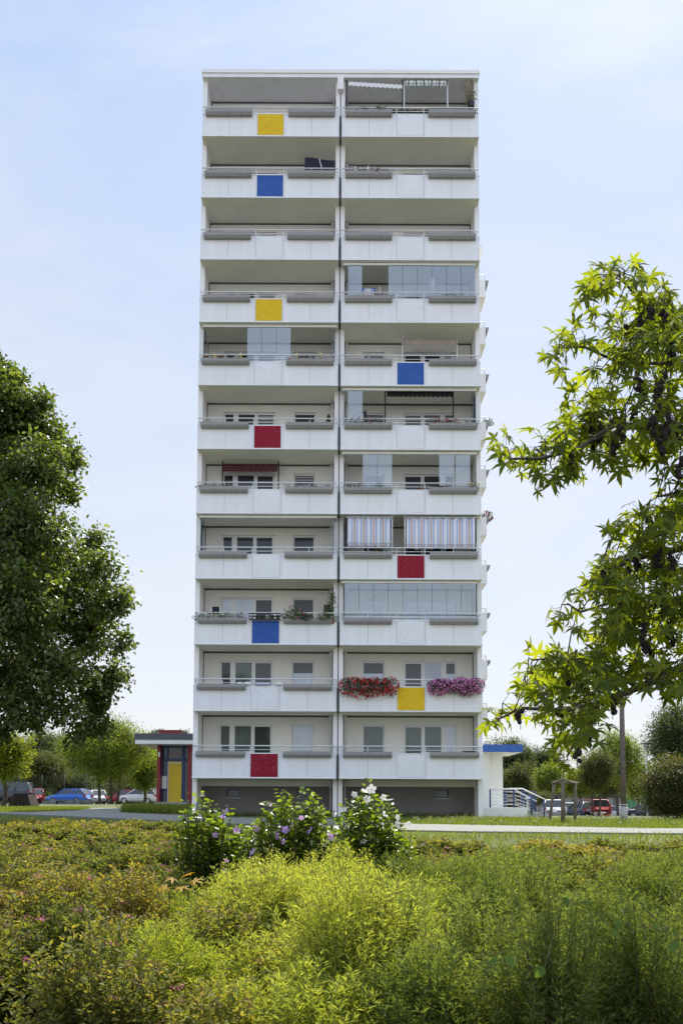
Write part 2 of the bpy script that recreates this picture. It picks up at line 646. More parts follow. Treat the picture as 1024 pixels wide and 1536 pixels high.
L['gerl'] = leaf_mat('leaf_balcony', [(.02, .038, .012), (.035, .06, .018), (.055, .09, .03)], .3, .5)
L['potl'] = leaf_mat('leaf_pot_plant', [(.05, .08, .02), (.08, .125, .03), (.13, .17, .05)], .35, .5)
L['dry'] = leaf_mat('leaf_dry', [(.22, .20, .16), (.34, .31, .25), (.46, .42, .34)], .2, .7)
L['orange'] = leaf_mat('leaf_turning', [(.42, .26, .03), (.55, .34, .05)], .5, .5, (1.5, 1.2, .5))
M['seed'] = mat('seed_ball', (.022, .014, .012), .9, var=.3, scale=20)
# ------------------------------------------------------------------ camera, sun, sky
cam = bpy.data.cameras.new('camera')
co = bpy.data.objects.new('camera', cam)
COL.objects.link(co)
cam.sensor_fit = 'VERTICAL'
cam.sensor_height = 36
cam.sensor_width = 24
cam.lens = F / 1536 * 36
cam.shift_y = SY / 1536
cam.shift_x = -SX / 1536
cam.clip_start = .1
cam.clip_end = 3000
c_, s_ = math.cos(ROL), math.sin(ROL)
r_ = RT0 * c_ + UP0 * s_
u_ = -RT0 * s_ + UP0 * c_
co.matrix_world = Matrix(((r_.x, u_.x, -FWD.x, CX), (r_.y, u_.y, -FWD.y, -DD), (r_.z, u_.z, -FWD.z, CZ), (0, 0, 0, 1)))
SC.camera = co

SUN_AZ, SUN_EL = rad(19), rad(54)          # azimuth measured from +Y (behind the tower) towards +X
S = Vector((math.sin(SUN_AZ) * math.cos(SUN_EL), math.cos(SUN_AZ) * math.cos(SUN_EL), math.sin(SUN_EL)))
sun = bpy.data.lights.new('sun', 'SUN')
sun.energy = 5.0
sun.angle = rad(.5)
sun.color = (1.0, .95, .86)
so = bpy.data.objects.new('sun', sun)
COL.objects.link(so)
so.rotation_euler = S.to_track_quat('Z', 'Y').to_euler()
so.location = (30, 30, 60)

w = bpy.data.worlds.new('World')
SC.world = w
w.use_nodes = True
nt = w.node_tree
bg = nt.nodes['Background']
sky = N(nt, 'ShaderNodeTexSky', sky_type='NISHITA')
sky.sun_disc = False
sky.sun_elevation = SUN_EL
sky.sun_rotation = SUN_AZ
sky.altitude = 120
sky.air_density = 1.0
sky.dust_density = 1.6
sky.ozone_density = 1.2
HAZE_FRONT, BACK_SKY_FILL = 3.9, 6.3  # second value brightens the unseen back sky to light the shaded facade
# thin summer veil of high cloud
tc = N(nt, 'ShaderNodeTexCoord')
mp = N(nt, 'ShaderNodeMapping')
mp.inputs['Scale'].default_value = (1.2, 1.2, 3.2)
mp.inputs['Rotation'].default_value = (0.2, .5, .3)
nt.links.new(tc.outputs['Generated'], mp.inputs[0])
n1 = N(nt, 'ShaderNodeTexNoise')
n1.inputs['Scale'].default_value = 1.7
n1.inputs['Detail'].default_value = 8
n1.inputs['Distortion'].default_value = 1.0
n1.inputs['Roughness'].default_value = .55
nt.links.new(mp.outputs[0], n1.inputs['Vector'])
cr = N(nt, 'ShaderNodeValToRGB')
cr.color_ramp.elements[0].position = .42
cr.color_ramp.elements[0].color = (.04, .04, .04, 1)
cr.color_ramp.elements[1].position = .68
cr.color_ramp.elements[1].color = (.60, .60, .60, 1)
nt.links.new(n1.outputs['Fac'], cr.inputs[0])
# pale summer haze: blue overhead, whiter low down, and an added brighter half behind the camera to fill the facade
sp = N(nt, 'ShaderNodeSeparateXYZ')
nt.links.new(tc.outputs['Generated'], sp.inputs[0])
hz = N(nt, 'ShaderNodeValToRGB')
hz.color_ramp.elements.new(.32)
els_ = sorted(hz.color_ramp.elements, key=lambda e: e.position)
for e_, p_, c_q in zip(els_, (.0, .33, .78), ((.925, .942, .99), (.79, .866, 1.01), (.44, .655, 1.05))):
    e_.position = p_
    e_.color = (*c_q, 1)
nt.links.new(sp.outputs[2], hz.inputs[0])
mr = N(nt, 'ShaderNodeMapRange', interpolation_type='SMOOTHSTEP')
for i_, v_ in enumerate((.25, -.55, HAZE_FRONT, BACK_SKY_FILL)):
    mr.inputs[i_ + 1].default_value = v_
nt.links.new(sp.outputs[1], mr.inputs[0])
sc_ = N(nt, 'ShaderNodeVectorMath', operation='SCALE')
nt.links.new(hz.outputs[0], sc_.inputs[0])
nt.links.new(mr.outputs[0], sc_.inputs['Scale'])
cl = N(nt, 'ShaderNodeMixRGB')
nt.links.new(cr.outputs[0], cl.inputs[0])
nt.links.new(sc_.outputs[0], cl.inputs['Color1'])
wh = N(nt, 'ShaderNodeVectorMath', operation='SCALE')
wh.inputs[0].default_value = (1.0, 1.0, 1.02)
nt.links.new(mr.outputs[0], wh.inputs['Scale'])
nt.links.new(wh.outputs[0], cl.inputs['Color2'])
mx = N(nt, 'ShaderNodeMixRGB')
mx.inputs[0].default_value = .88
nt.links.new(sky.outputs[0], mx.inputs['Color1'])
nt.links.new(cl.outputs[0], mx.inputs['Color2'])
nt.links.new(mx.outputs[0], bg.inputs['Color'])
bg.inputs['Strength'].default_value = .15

SC.view_settings.view_transform = 'Standard'
SC.view_settings.look = 'None'
SC.view_settings.exposure = 0.6
SC.view_settings.gamma = 1
SC.cycles.max_bounces = 8
SC.cycles.transparent_max_bounces = 16
SC.cycles.diffuse_bounces = 4


# ------------------------------------------------------------------ ground and paths
def ground_mat():
    m, nt, b = new_mat('lawn_and_soil')
    tc = N(nt, 'ShaderNodeTexCoord')
    n1 = N(nt, 'ShaderNodeTexNoise'); n1.inputs['Scale'].default_value = .35; n1.inputs['Detail'].default_value = 10
    n2 = N(nt, 'ShaderNodeTexNoise'); n2.inputs['Scale'].default_value = 9; n2.inputs['Detail'].default_value = 8
    nt.links.new(tc.outputs['Object'], n1.inputs['Vector'])
    nt.links.new(tc.outputs['Object'], n2.inputs['Vector'])
    r1 = N(nt, 'ShaderNodeValToRGB')
    r1.color_ramp.elements[0].position = .35; r1.color_ramp.elements[1].position = .62
    r1.color_ramp.elements[0].color = (.065, .095, .022, 1); r1.color_ramp.elements[1].color = (.14, .165, .045, 1)
    nt.links.new(n1.outputs['Fac'], r1.inputs[0])
    r2 = N(nt, 'ShaderNodeValToRGB')
    r2.color_ramp.elements[0].position = .3; r2.color_ramp.elements[1].position = .75
    r2.color_ramp.elements[0].color = (.5, .5, .5, 1); r2.color_ramp.elements[1].color = (1.3, 1.2, 1.1, 1)
    nt.links.new(n2.outputs['Fac'], r2.inputs[0])
    mx = N(nt, 'ShaderNodeMixRGB', blend_type='MULTIPLY'); mx.inputs[0].default_value = 1
    nt.links.new(r1.outputs[0], mx.inputs[1]); nt.links.new(r2.outputs[0], mx.inputs[2])
    # bare soil in the shrub bed near the camera
    sp = N(nt, 'ShaderNodeSeparateXYZ'); nt.links.new(tc.outputs['Object'], sp.inputs[0])
    mr = N(nt, 'ShaderNodeMapRange'); mr.inputs[1].default_value = -27.5; mr.inputs[2].default_value = -26.0
    nt.links.new(sp.outputs[1], mr.inputs[0])
    m3 = N(nt, 'ShaderNodeMixRGB'); m3.inputs['Color1'].default_value = (.05, .037, .025, 1)
    nt.links.new(mr.outputs[0], m3.inputs[0]); nt.links.new(mx.outputs[0], m3.inputs['Color2'])
    nt.links.new(m3.outputs[0], b.inputs['Base Color'])
    b.inputs['Roughness'].default_value = .95
    bp = N(nt, 'ShaderNodeBump'); bp.inputs['Strength'].default_value = .6; bp.inputs['Distance'].default_value = .05
    nt.links.new(n2.outputs['Fac'], bp.inputs['Height']); nt.links.new(bp.outputs[0], b.inputs['Normal'])
    return m


xs = np.unique(np.concatenate([np.linspace(-900, -62, 24), np.arange(-60, 60.1, .6), np.linspace(62, 900, 24)]))
ds = np.unique(np.concatenate([np.linspace(-120, -2, 16), np.arange(0, 60, .45), np.arange(60, 130, 1.5), np.linspace(132, 1500, 30)]))
GX, GD = np.meshgrid(xs, ds)
GY = GD - DD
V = np.stack([GX, GY, gz(GX, GY)], -1).reshape(-1, 3)
nx, ny = len(xs), len(ds)
i, j = np.meshgrid(np.arange(nx - 1), np.arange(ny - 1))
q = (j * nx + i).ravel()
Fq = np.stack([q, q + 1, q + nx + 1, q + nx], 1)
tag(big_obj('ground', [(V, Fq, np.zeros(len(V)), 0)], [ground_mat()], smooth=True), None, None, kind='structure')


def paver_mat(name, c1, c2, mortar, scale, rot=.3):
    m, nt, b = new_mat(name)
    tc = N(nt, 'ShaderNodeTexCoord')
    mp = N(nt, 'ShaderNodeMapping'); mp.inputs['Rotation'].default_value = (0, 0, rot)
    nt.links.new(tc.outputs['Object'], mp.inputs[0])
    br = N(nt, 'ShaderNodeTexBrick')
    br.inputs['Color1'].default_value = (*c1, 1); br.inputs['Color2'].default_value = (*c2, 1)
    br.inputs['Mortar'].default_value = (*mortar, 1)
    br.inputs['Scale'].default_value = scale; br.inputs['Mortar Size'].default_value = .03
    nt.links.new(mp.outputs[0], br.inputs['Vector'])
    no = N(nt, 'ShaderNodeTexNoise'); no.inputs['Scale'].default_value = 1.2; no.inputs['Detail'].default_value = 8
    nt.links.new(tc.outputs['Object'], no.inputs['Vector'])
    r = N(nt, 'ShaderNodeValToRGB')
    r.color_ramp.elements[0].color = (.65, .66, .6, 1); r.color_ramp.elements[1].color = (1.2, 1.18, 1.15, 1)
    nt.links.new(no.outputs['Fac'], r.inputs[0])
    mx = N(nt, 'ShaderNodeMixRGB', blend_type='MULTIPLY'); mx.inputs[0].default_value = 1
    nt.links.new(br.outputs[0], mx.inputs[1]); nt.links.new(r.outputs[0], mx.inputs[2])
    nt.links.new(mx.outputs[0], b.inputs['Base Color'])
    b.inputs['Roughness'].default_value = .9
    return m


M['paver'] = paver_mat('grey_pavers', (.32, .31, .30), (.25, .245, .24), (.13, .14, .09), 2.2)
M['asphalt'] = mat('asphalt', (.12, .12, .125), .9, var=.2, scale=2)
M['kerb'] = mat('kerb_stone', (.17, .165, .155), .9, var=.2, scale=3)


def sheet(name, pts, m, lift=.03, cuts=5):
    bm = bmesh.new()
    vs = [bm.verts.new((p.x, p.y, 0)) for p in pts]
    bm.faces.new(vs)
    bmesh.ops.triangulate(bm, faces=bm.faces[:])
    for _ in range(cuts):
        es = [e for e in bm.edges if e.calc_length() > 1.0]
        if not es:
            break
        bmesh.ops.subdivide_edges(bm, edges=es, cuts=1, use_grid_fill=False)
        bmesh.ops.triangulate(bm, faces=bm.faces[:])
    for v in bm.verts:
        v.co.z = float(gz(v.co.x, v.co.y)) + lift
    bmesh.ops.recalc_face_normals(bm, faces=bm.faces[:])
    if sum(f.normal.z for f in bm.faces) < 0:
        bmesh.ops.reverse_faces(bm, faces=bm.faces[:])
    me = bpy.data.meshes.new(name)
    bm.to_mesh(me); bm.free()
    me.materials.append(m)
    o = bpy.data.objects.new(name, me)
    link(o)
    o['kind'] = 'structure'
    return o


near_px = [(-70, 1220.5), (0, 1222.3), (100, 1226.5), (274, 1236), (400, 1241.5), (500, 1245), (700, 1249.5), (960, 1252), (1150, 1253.5)]
far_px = [(1150, 1245), (960, 1244.5), (800, 1241), (620, 1237.5), (545, 1232), (500, 1230), (300, 1226.5), (288, 1222.5), (240, 1220.5), (210, 1217), (204, 1213.2), (140, 1213.2), (116, 1216.5), (40, 1219.2), (-70, 1218.6)]
near_w = [gnd(*p) for p in near_px]
sheet('path', near_w + [gnd(*p) for p in far_px], M['paver'])
kb = MB()
for a, b in zip(near_w[:-1], near_w[1:]):
    n = max(1, int((b - a).length / 1.0))
    for t in range(n):
        p, q2 = a.lerp(b, t / n), a.lerp(b, (t + .985) / n)
        dr = (q2 - p).normalized(); nn = Vector((dr.y, -dr.x, 0))
        vs = []
        kh = .07 if p.x < -.6 else .034
        for pp in (p, q2):
            for off, h in ((0, -.1), (.1, -.1), (.1, kh), (0, kh)):
                vs.append((pp.x + nn.x * off, pp.y + nn.y * off, float(gz(pp.x, pp.y)) + h))
        kb.add(vs, [(0, 1, 2, 3), (7, 6, 5, 4), (0, 4, 5, 1), (1, 5, 6, 2), (2, 6, 7, 3), (3, 7, 4, 0)])
o = kb.build('kerb', M['kerb']); o['kind'] = 'structure'
sheet('parking_lot', [Vector((x, y, 0)) for x, y in ((7, 22), (60, 22), (60, 75), (7, 75))], M['asphalt'], .03, 6)
sheet('parking_road', [Vector((x, y, 0)) for x, y in ((-70, 44), (-12, 44), (-12, 66), (-70, 66))], M['asphalt'], .03, 6)
# ------------------------------------------------------------------ the tower block
YW, WT = 1.8, 6.10                       # depth of the loggia wall behind the balcony front; half width
def zb(k): return 1.58 + 2.8 * k
tower = thing('apartment_tower', 'tall narrow white eleven storey apartment tower with rows of balconies and coloured square panels', 'apartment tower', (0, 8, 0))

ZR = P(510, 116, DD + .32).z             # underside of the roof slab
m = MB()
for sgn in (-1, 1):                       # outer fins and the pair of fins at the middle seam
    a, b = sorted((sgn * WT, sgn * 5.905))
    m.box(a, b, .55, YW, 0, ZR)
    a, b = sorted((sgn * .205, sgn * .022))
    m.box(a, b, .55, YW, 0, ZR)
m.box(-.13, .13, .30, .55, ZR - .55, ZR + .05)
m.build('side_wall', M['fin'], tower)
mb = MB().box(-.022, .022, .60, YW, 0, ZR - .02)
for k in range(11):
    mb.box(-.05, .05, .09, .55, zb(k), zb(k) + 1.0)
mb.build('expansion_joint', M['gap'], tower)
m = MB().box(-WT, WT, 2.05, 14.0, .0, ZR + .2)
m.box(-7.9, 7.9, 16.6, 27, 0, 31.0)
m.box(-5.0, 5.0, 14.0, 16.6, 0, 31.0)
m.build('building_core', M['fin'], tower)
m = MB().box(-WT, WT, .32, 14.2, ZR, ZR + .17)
m.box(-WT - .03, WT + .03, .27, 14.25, ZR + .17, ZR + .33, 1)
m.build('roof', [M['white'], M['fin']], tower)
MB().tube([(WT - .02, .5, ZR + .2), (WT + .02, .5, ZR + 1.5)], .007, 5).build('antenna', M['steel'], tower)

# openings in the loggia wall, mirrored for the right half
WIN = {'group': (-5.17, -3.72), 'door': (-3.72, -2.86), 'single': (-2.03, -1.05)}
wl = MB()
for k in range(11):
    z0, z1 = zb(k), (zb(k + 1) if k < 10 else ZR)
    zt, zs, zd = z0 + 2.40, z0 + 1.17, z0 + .22
    for sgn in (-1, 1):
        def wb(a, b, c, d, mi=0):
            a, b = sorted((a * -sgn, b * -sgn))
            wl.box(a, b, YW, YW + .24, c, d, mi)
        wb(-5.905, -5.17, z0, z1); wb(-2.86, -2.03, z0, z1); wb(-1.05, -.205, z0, z1)
        wb(-5.17, -2.86, zt, z1); wb(-2.03, -1.05, zt, z1)
        wb(-5.17, -3.72, z0, zs); wb(-3.72, -2.86, z0, zd); wb(-2.03, -1.05, z0, zs)
        a, b = sorted((-5.90 * -sgn, -.21 * -sgn))
        wl.box(a, b, YW - .012, YW, z1 - .075, z1 - .005, 1)
        a, b = sorted((-5.90 * -sgn, -5.87 * -sgn))
        wl.box(a, b, YW - .012, YW, z0 + .2, z1 - .08, 1)
wl.build('back_wall', [M['beige'], M['gap']], tower)
m = MB()
for sgn in (-1, 1):
    a, b = sorted((sgn * 5.90, sgn * .21))
    m.box(a, b, YW + .02, YW + .2, 1.29, 1.58, 0)
m.build('base_band', M['beige'], tower)
m = MB()
BW = [(-4.80, -4.22), (-1.76, -1.19), (1.19, 1.76), (4.22, 4.80)]
xsn = [-5.905] + [q for w_ in BW for q in w_] + [5.905]
for a, b in zip(xsn[0::2], xsn[1::2]):
    m.box(a, b, YW, YW + .22, 0, 1.29)
for a, b in BW:
    m.box(a, b, YW, YW + .22, 0, .80); m.box(a, b, YW, YW + .22, 1.16, 1.29)
m.build('plinth', M['plinth'], tower)
for a, b in BW:
    f = MB()
    f.box(a, a + .04, YW + .1, YW + .16, .80, 1.16); f.box(b - .04, b, YW + .1, YW + .16, .80, 1.16)
    f.box(a + .04, b - .04, YW + .1, YW + .16, 1.12, 1.16); f.box(a + .04, b - .04, YW + .1, YW + .16, .80, .84)
    fo = f.build('basement_window', M['gap'], tower)
    MB().box(a + .04, b - .04, YW + .13, YW + .145, .84, 1.12).build('pane', G_['d'], fo)
    MB().box(a - .03, b + .03, YW - .04, YW + .09, .765, .80).build('sill', M['concrete'], fo)
for sgn in (-1, 1):
    d_ = MB().tube([(sgn * .31, YW - .12, .25), (sgn * .31, YW - .12, ZR)], .045, 8)
    for k in range(11):
        d_.tube([(sgn * .31, YW - .12, zb(k) - .22), (sgn * .31, YW - .12, zb(k) - .02)], .075, 8)
    d_.build('downpipe', M['steel'], tower)

# balcony prototype meshes (left half; local x runs 0..6 from the outer end)
def bal_mesh():
    m = MB()
    Lb = 5.98
    m.box(0, Lb, .09, YW, 0, .17, 1)
    m.box(0, Lb, 0, .09, 0, .055); m.box(0, Lb, 0, .09, 1.025, 1.065)
    for i in range(5):
        if i == 2:
            continue
        m.box(i * 1.196 + .008, (i + 1) * 1.196 - .008, .012, .09, .055, 1.025)
    m.box(2 * 1.196 + .0, 2 * 1.196 + .03, .006, .09, .055, 1.025); m.box(3 * 1.196 - .03, 3 * 1.196, .006, .09, .055, 1.025)
    m.box(2 * 1.196 + .03, 3 * 1.196 - .03, .05, .09, .055, 1.025, 2)
    for i in (1, 4):
        m.box(i * 1.196 - .008, i * 1.196 + .008, .018, .09, .055, 1.025, 3)
    return m
def bal_ends(m, x0, x1):
    m.box(x0, x1, .09, .54, 0.17, 1.065)
    return m
def rail_mesh():
    m = MB()
    Lb = 5.98
    m.tube([(.03, .56, 1.36), (.03, .03, 1.36), (Lb - .05, .03, 1.36), (Lb - .05, .56, 1.36)], .026, 8)
    m.tube([(.03, .05, 1.20), (Lb - .05, .05, 1.20)], .014, 6)
    for x in (.05, 1.196, 2.392, 3.588, 4.784, Lb - .1):
        m.box(x - .012, x + .012, .035, .06, 1.065, 1.34)
    m.box(Lb - .07, Lb - .046, .3, .33, 1.065, 1.34); m.box(.02, .044, .3, .33, 1.065, 1.34)
    return m
def trough_mesh():
    m = MB()
    w, t = 2.02, .02
    out = [(-.20, .23), (-.165, .015), (-.145, 0), (.0, 0), (.0, .23)]
    inn = [(-.18, .23), (-.148, .03), (-.02, .03), (-.02, .23)]
    n = len(out)
    m.prism([(-.20, .23), (-.20, .10), (-.13, .0), (-.11, .03), (-.18, .11), (-.18, .23)], 'x', 0, w)
    m.prism([(-.13, 0), (-.002, 0), (-.002, .23), (-.02, .23), (-.02, .03), (-.11, .03)], 'x', 0, w)
    m.prism([(-.179, .22), (-.179, .111), (-.111, .031), (-.021, .031), (-.021, .22)], 'x', .0, .02)
    m.prism([(-.179, .22), (-.179, .111), (-.111, .031), (-.021, .031), (-.021, .22)], 'x', w - .02, w)
    m.prism([(-.176, .19), (-.176, .12), (-.12, .05), (-.03, .05), (-.03, .19)], 'x', .02, w - .02, 1)
    return m
ME_BAL = {s: bal_ends(bal_mesh(), *((0, .1) if s < 0 else (5.88, 5.98))).mesh('balcony', [M['white'], M['soffit'], M['white'], M['joint']]) for s in (-1, 1)}
ME_RAIL = rail_mesh().mesh('railing', M['steel'])
M['soil'] = mat('potting_soil', (.04, .03, .022), .95)
ME_TROUGH = trough_mesh().mesh('planter_box', [M['planter'], M['soil']])
pc = MB().box(2 * 1.196 + .034, 3 * 1.196 - .034, .0, .05, .062, 1.018)
ME_PANEL = {c: pc.mesh('front_panel', M['p_' + c]) for c in ('white', 'yellow', 'blue', 'red')}
COLS = {-1: ['red', 'white', 'blue', 'white', 'white', 'red', 'white', 'yellow', 'white', 'blue', 'yellow'],
        1: ['white', 'yellow', 'white', 'red', 'white', 'white', 'blue', 'white', 'white', 'white', 'white']}
def pobj(name, me, parent, loc=(0, 0, 0)):
    o = bpy.data.objects.new(name, me)
    link(o, parent)
    o.location = loc
    return o
TO = Vector(tower.location)
for k in range(11):
    for sgn in (-1, 1):
        x0 = -6.035 if sgn < 0 else .055
        b = pobj('balcony', ME_BAL[sgn], tower, Vector((x0, 0, zb(k))) - TO)
        c = COLS[sgn][k]
        f = pobj('front_panel', ME_PANEL[c], b)
        if c != 'white':
            b['label'] = 'balcony with a %s square panel in its parapet' % c
            f['label'] = '%s square perforated panel' % c
        else:
            f['label'] = 'white perforated square panel'
        pobj('railing', ME_RAIL, b)
        pobj('planter_box', ME_TROUGH, b, (.17, 0, .885))
        pobj('planter_box', ME_TROUGH, b, (3.77, 0, .885))

# windows: pane styles, left half outer to inner (pane, pane, door, single), right half single, door, pane, pane
ST = {-1: ['ggtb', 'dgcm', 'bbdd', 'dddd', 'hhds', 'ddsh', 'ddss', 'ddss', 'ssss', 'ssss', 'dddd'],
      1: ['gggb', 'mcfm', 'bbbb', 'dddd', 'fhhh', 'ssss', 'sddf', 'ddss', 'ssss', 'dsss', 'dddd']}
def wpane(x0, x1, z0, z1, st, parent):
    y = YW + .13
    def one(za, zc, c):
        MB().box(x0, x1, y, y + .012, za, zc).build('pane', G_[c], parent)
    zm = z1 - (z1 - z0) * .42
    if st == 'h':
        one(z0, zm, 'b'); one(zm, z1, 'd')
    elif st == 'm':
        one(z0, zm, 'b'); one(zm, z1, 'c')
    else:
        one(z0, z1, st)
def frame(m, x0, x1, z0, z1, cuts=(), w=.07):
    y0, y1 = YW + .10, YW + .17
    m.box(x0, x0 + w, y0, y1, z0, z1); m.box(x1 - w, x1, y0, y1, z0, z1)
    m.box(x0 + w, x1 - w, y0, y1, z1 - w, z1); m.box(x0 + w, x1 - w, y0, y1, z0, z0 + w)
    for a, b in cuts:
        m.box(a, b, y0, y1, z0 + w, z1 - w)
for k in range(11):
    zt, zs, zd = zb(k) + 2.40, zb(k) + 1.17, zb(k) + .22
    for sgn in (-1, 1):
        mir = (lambda a, b: (a, b)) if sgn < 0 else (lambda a, b: (-b, -a))
        st = ST[sgn][k] if sgn < 0 else ST[sgn][k][::-1][0:2][::1] + ST[sgn][k][1] + ST[sgn][k][0]
        m = MB(); frame(m, *mir(-5.17, -3.72), zs, zt, [mir(-4.73, -4.50)])
        f = m.build('window', M['pvc'], tower)
        wpane(*mir(-5.10, -4.73), zs + .07, zt - .07, st[0], f)
        wpane(*mir(-4.50, -3.79), zs + .07, zt - .07, st[1], f)
        m = MB(); frame(m, *mir(-3.72, -2.86), zd, zt, (), .09)
        if st[2] == 'd' and sgn < 0:      # leaf standing ajar inside
            m.box(-3.20, -3.15, YW + .145, YW + .16, zd + .09, zt - .3)
        f = m.build('balcony_door', M['pvc'], tower)
        wpane(*mir(-3.63, -2.95), zd + .09, zt - .09, st[2], f)
        m = MB(); frame(m, *mir(-2.03, -1.05), zs, zt, ())
        f = m.build('window', M['pvc'], tower)
        wpane(*mir(-1.96, -1.12), zs + .07, zt - .07, st[3], f)

# sliding glass in front of some loggias
def glazing(sgn, k, panes, label, top=.10):
    X0, X1 = (-5.90, -.10) if sgn < 0 else (.14, 5.86)
    z0, z1 = zb(k) + 1.07, zb(k + 1) - .02
    m = MB().box(X0, X1, .17, .25, z1 - top, z1)
    m.box(X0, X1, .19, .23, z0, z0 + .03)
    for x in (X0, X1):
        m.box(x - .02, x + .02, .24, .56, z1 - top, z1 - .02)
    g = m.build('balcony_glazing', M['fin'], tower)
    g['label'] = label
    for a, b in panes:
        # columns lean a little in the picture: use the pixel at this storey's own height
        ym = 1165 - 96 * (k + .6)
        xa, xb_ = P(a, ym, DD + .2).x, P(b, ym, DD + .2).x
        MB().box(max(xa, X0) + .009, min(xb_, X1) - .009, .205, .213, z0 + .03, z1 - top).build('glass_pane', M['glass'], g)
    # panes folded back against the side walls
    return g
def panes_between(a, b, n): return [(a + (b - a) * i / n, a + (b - a) * (i + 1) / n) for i in range(n)]
def folded(g, xs, k):
    for x in xs:
        MB().box(x - .004, x + .004, .26, 1.0, zb(k) + 1.1, zb(k + 1) - .12).build('glass_pane', M['glass'], g)
glazing(1, 7, panes_between(521.5, 543, 1) + panes_between(582, 713, 6), 'sliding glass, one bay open')
g = glazing(-1, 6, panes_between(370.5, 436, 3), 'sliding glass pushed to the middle'); folded(g, (-5.86, -5.83, -.3, -.27, -.24), 6)
g = glazing(1, 5, panes_between(521, 543.5, 1), 'sliding glass mostly folded away'); folded(g, (5.82, 5.79, 5.76, .22), 5)
glazing(1, 4, panes_between(543.5, 588, 2) + [(658, 681.5), (682.5, 705)], 'sliding glass with gaps between panes')
g = glazing(-1, 3, [], 'empty track with its glass folded aside'); folded(g, (-5.86, -5.83, -5.80, -.3, -.27, -.24, -.21), 3)
glazing(1, 2, panes_between(516, 713.5, 9), 'fully closed wall of sliding glass')

# balconies on the right flank
SBZ = [445.6, 516.4, 587.2, 659.6, 731, 803, 875, 947, 1018.5, 1090]
for y in SBZ:
    z0 = P(729, y, 53.4).z
    xr = P(727.5 + (y - 445) * .0052, y, 53.4).x
    ya = 53.4 - DD
    m = MB().box(6.4, xr, ya, ya + .1, z0 + .0, z0 + 1.08)
    m.box(xr - .08, xr, ya + .1, ya + 1.75, z0, z0 + 1.08)
    m.box(6.4, xr - .08, ya + .1, ya + 1.75, z0, z0 + .18, 1)
    b = m.build('side_balcony', [M['fin'], M['soffit']], tower)
    MB().tube([(6.5, ya + .03, z0 + 1.36), (xr - .05, ya + .03, z0 + 1.36), (xr - .05, ya + 1.7, z0 + 1.36)], .03, 6).tube([(xr - .06, ya + .03, z0 + 1.08), (xr - .06, ya + .03, z0 + 1.36)], .03, 6).tube([(xr - .06, ya + 1.2, z0 + 1.08), (xr - .06, ya + 1.2, z0 + 1.36)], .03, 6).build('railing', M['steel'], b)
    MB().prism([(xr, z0 + 1.12), (xr + .24, z0 + 1.12), (xr + .17, z0 + .9), (xr, z0 + .9)], 'y', ya + .15, ya + 1.6).build('planter_box', M['planter'], b)
z0 = P(729, 373, 53.4).z
ya = 53.4 - DD
m = MB().box(6.4, P(723.5, 373, 53.4).x, ya - .1, ya + 1.8, z0 - .05, z0 + .25)
m.build('side_roof', M['fin'], tower)

# ------------------------------------------------------------------ left entrance pavilion
De = 50.0
def PX(px, d, y=1150): return P(px, y, d).x
def PZ(py, d, x=260): return P(x, py, d).z
ye = De - DD
pav = thing('entrance_pavilion', 'red and blue glazed entrance pavilion with yellow door and flat grey canopy left of tower', 'entrance', (PX(262, De), ye + 1, float(gz(PX(262, De), ye))))
zt, zc, zf, zg = PZ(1103.5, De), PZ(1112.5, De), PZ(1118.5, De), float(gz(PX(262, De), ye)) - .1
zfl = PZ(1203, De)
m = MB()
m.box(PX(211, De), -7.6, ye - 1.6, ye + 3, zc, zt, 0)
m.box(PX(211.7, De), -7.62, ye - 1.55, ye + 2.95, zf, zc, 1)
for f_ in (.36, .72):
    x = PX(211, De) + (PX(289, De) - PX(211, De)) * f_
    m.box(x - .01, x + .01, ye - 1.605, ye - 1.6, zc, zt, 2)
m.build('canopy', [M['roofdark'], M['white'], M['gap']], pav)
MB().box(PX(239, De), PX(271, De), ye - .2, ye + 2.4, zt, PZ(1096.7, De) + .05).build('roof_box', M['red_m'], pav)
for a, b in ((238.5, 243), (284, 288.5)):
    MB().box(PX(a, De), PX(b, De), ye - .5, ye + 2.8, zg, zf).build('side_wall', M['red_m'], pav)
m = MB()
xa, xb_ = PX(243, De), PX(284, De)
for a, b in ((243, 245), (250.5, 252.5), (273, 277.5), (282.5, 284)):
    m.box(PX(a, De), PX(b, De), ye, ye + .1, zg, zf)
m.box(xa, xb_, ye + .01, ye + .09, PZ(1142, De), PZ(1138, De)); m.box(xa, xb_, ye + .01, ye + .09, PZ(1121, De), zf)
m.box(PX(245, De), PX(250.5, De), ye + .02, ye + .08, PZ(1166, De), PZ(1163, De)); m.box(PX(245, De), PX(250.5, De), ye + .02, ye + .08, PZ(1186, De), PZ(1182, De))
m.box(xa, xb_, ye, ye + .1, zg, zfl)
m.build('blue_frame', M['blue_m'], pav)
m = MB()
m.box(xa, xb_, ye + .05, ye + .062, zfl, zf)
m.build('glazing', G_['d'], pav)
MB().box(PX(253.4, De), PX(271.6, De), ye + .03, ye + .048, PZ(1137, De), PZ(1124, De)).build('transom_panel', mat('dark_red_glass', (.06, .012, .014), .1), pav)
d_ = MB().box(PX(253, De), PX(272.7, De), ye + .0, ye + .045, zfl, PZ(1142, De)).build('door', M['yellow_m'], pav)
MB().box(PX(254.5, De), PX(271.5, De), ye - .03, ye - .003, PZ(1145.4, De), PZ(1144.2, De)).build('door_closer', M['steel'], d_)
MB().box(PX(252.2, De), PX(253.2, De), ye - .04, ye + .0, zfl, PZ(1142.5, De)).build('door_handle', M['steel'], d_)
pp = MB().box(PX(243.5, De), PX(250.7, De), ye - .03, ye + .045, PZ(1183, De), PZ(1164, De)).build('intercom_board', M['fin'], pav)
m = MB()
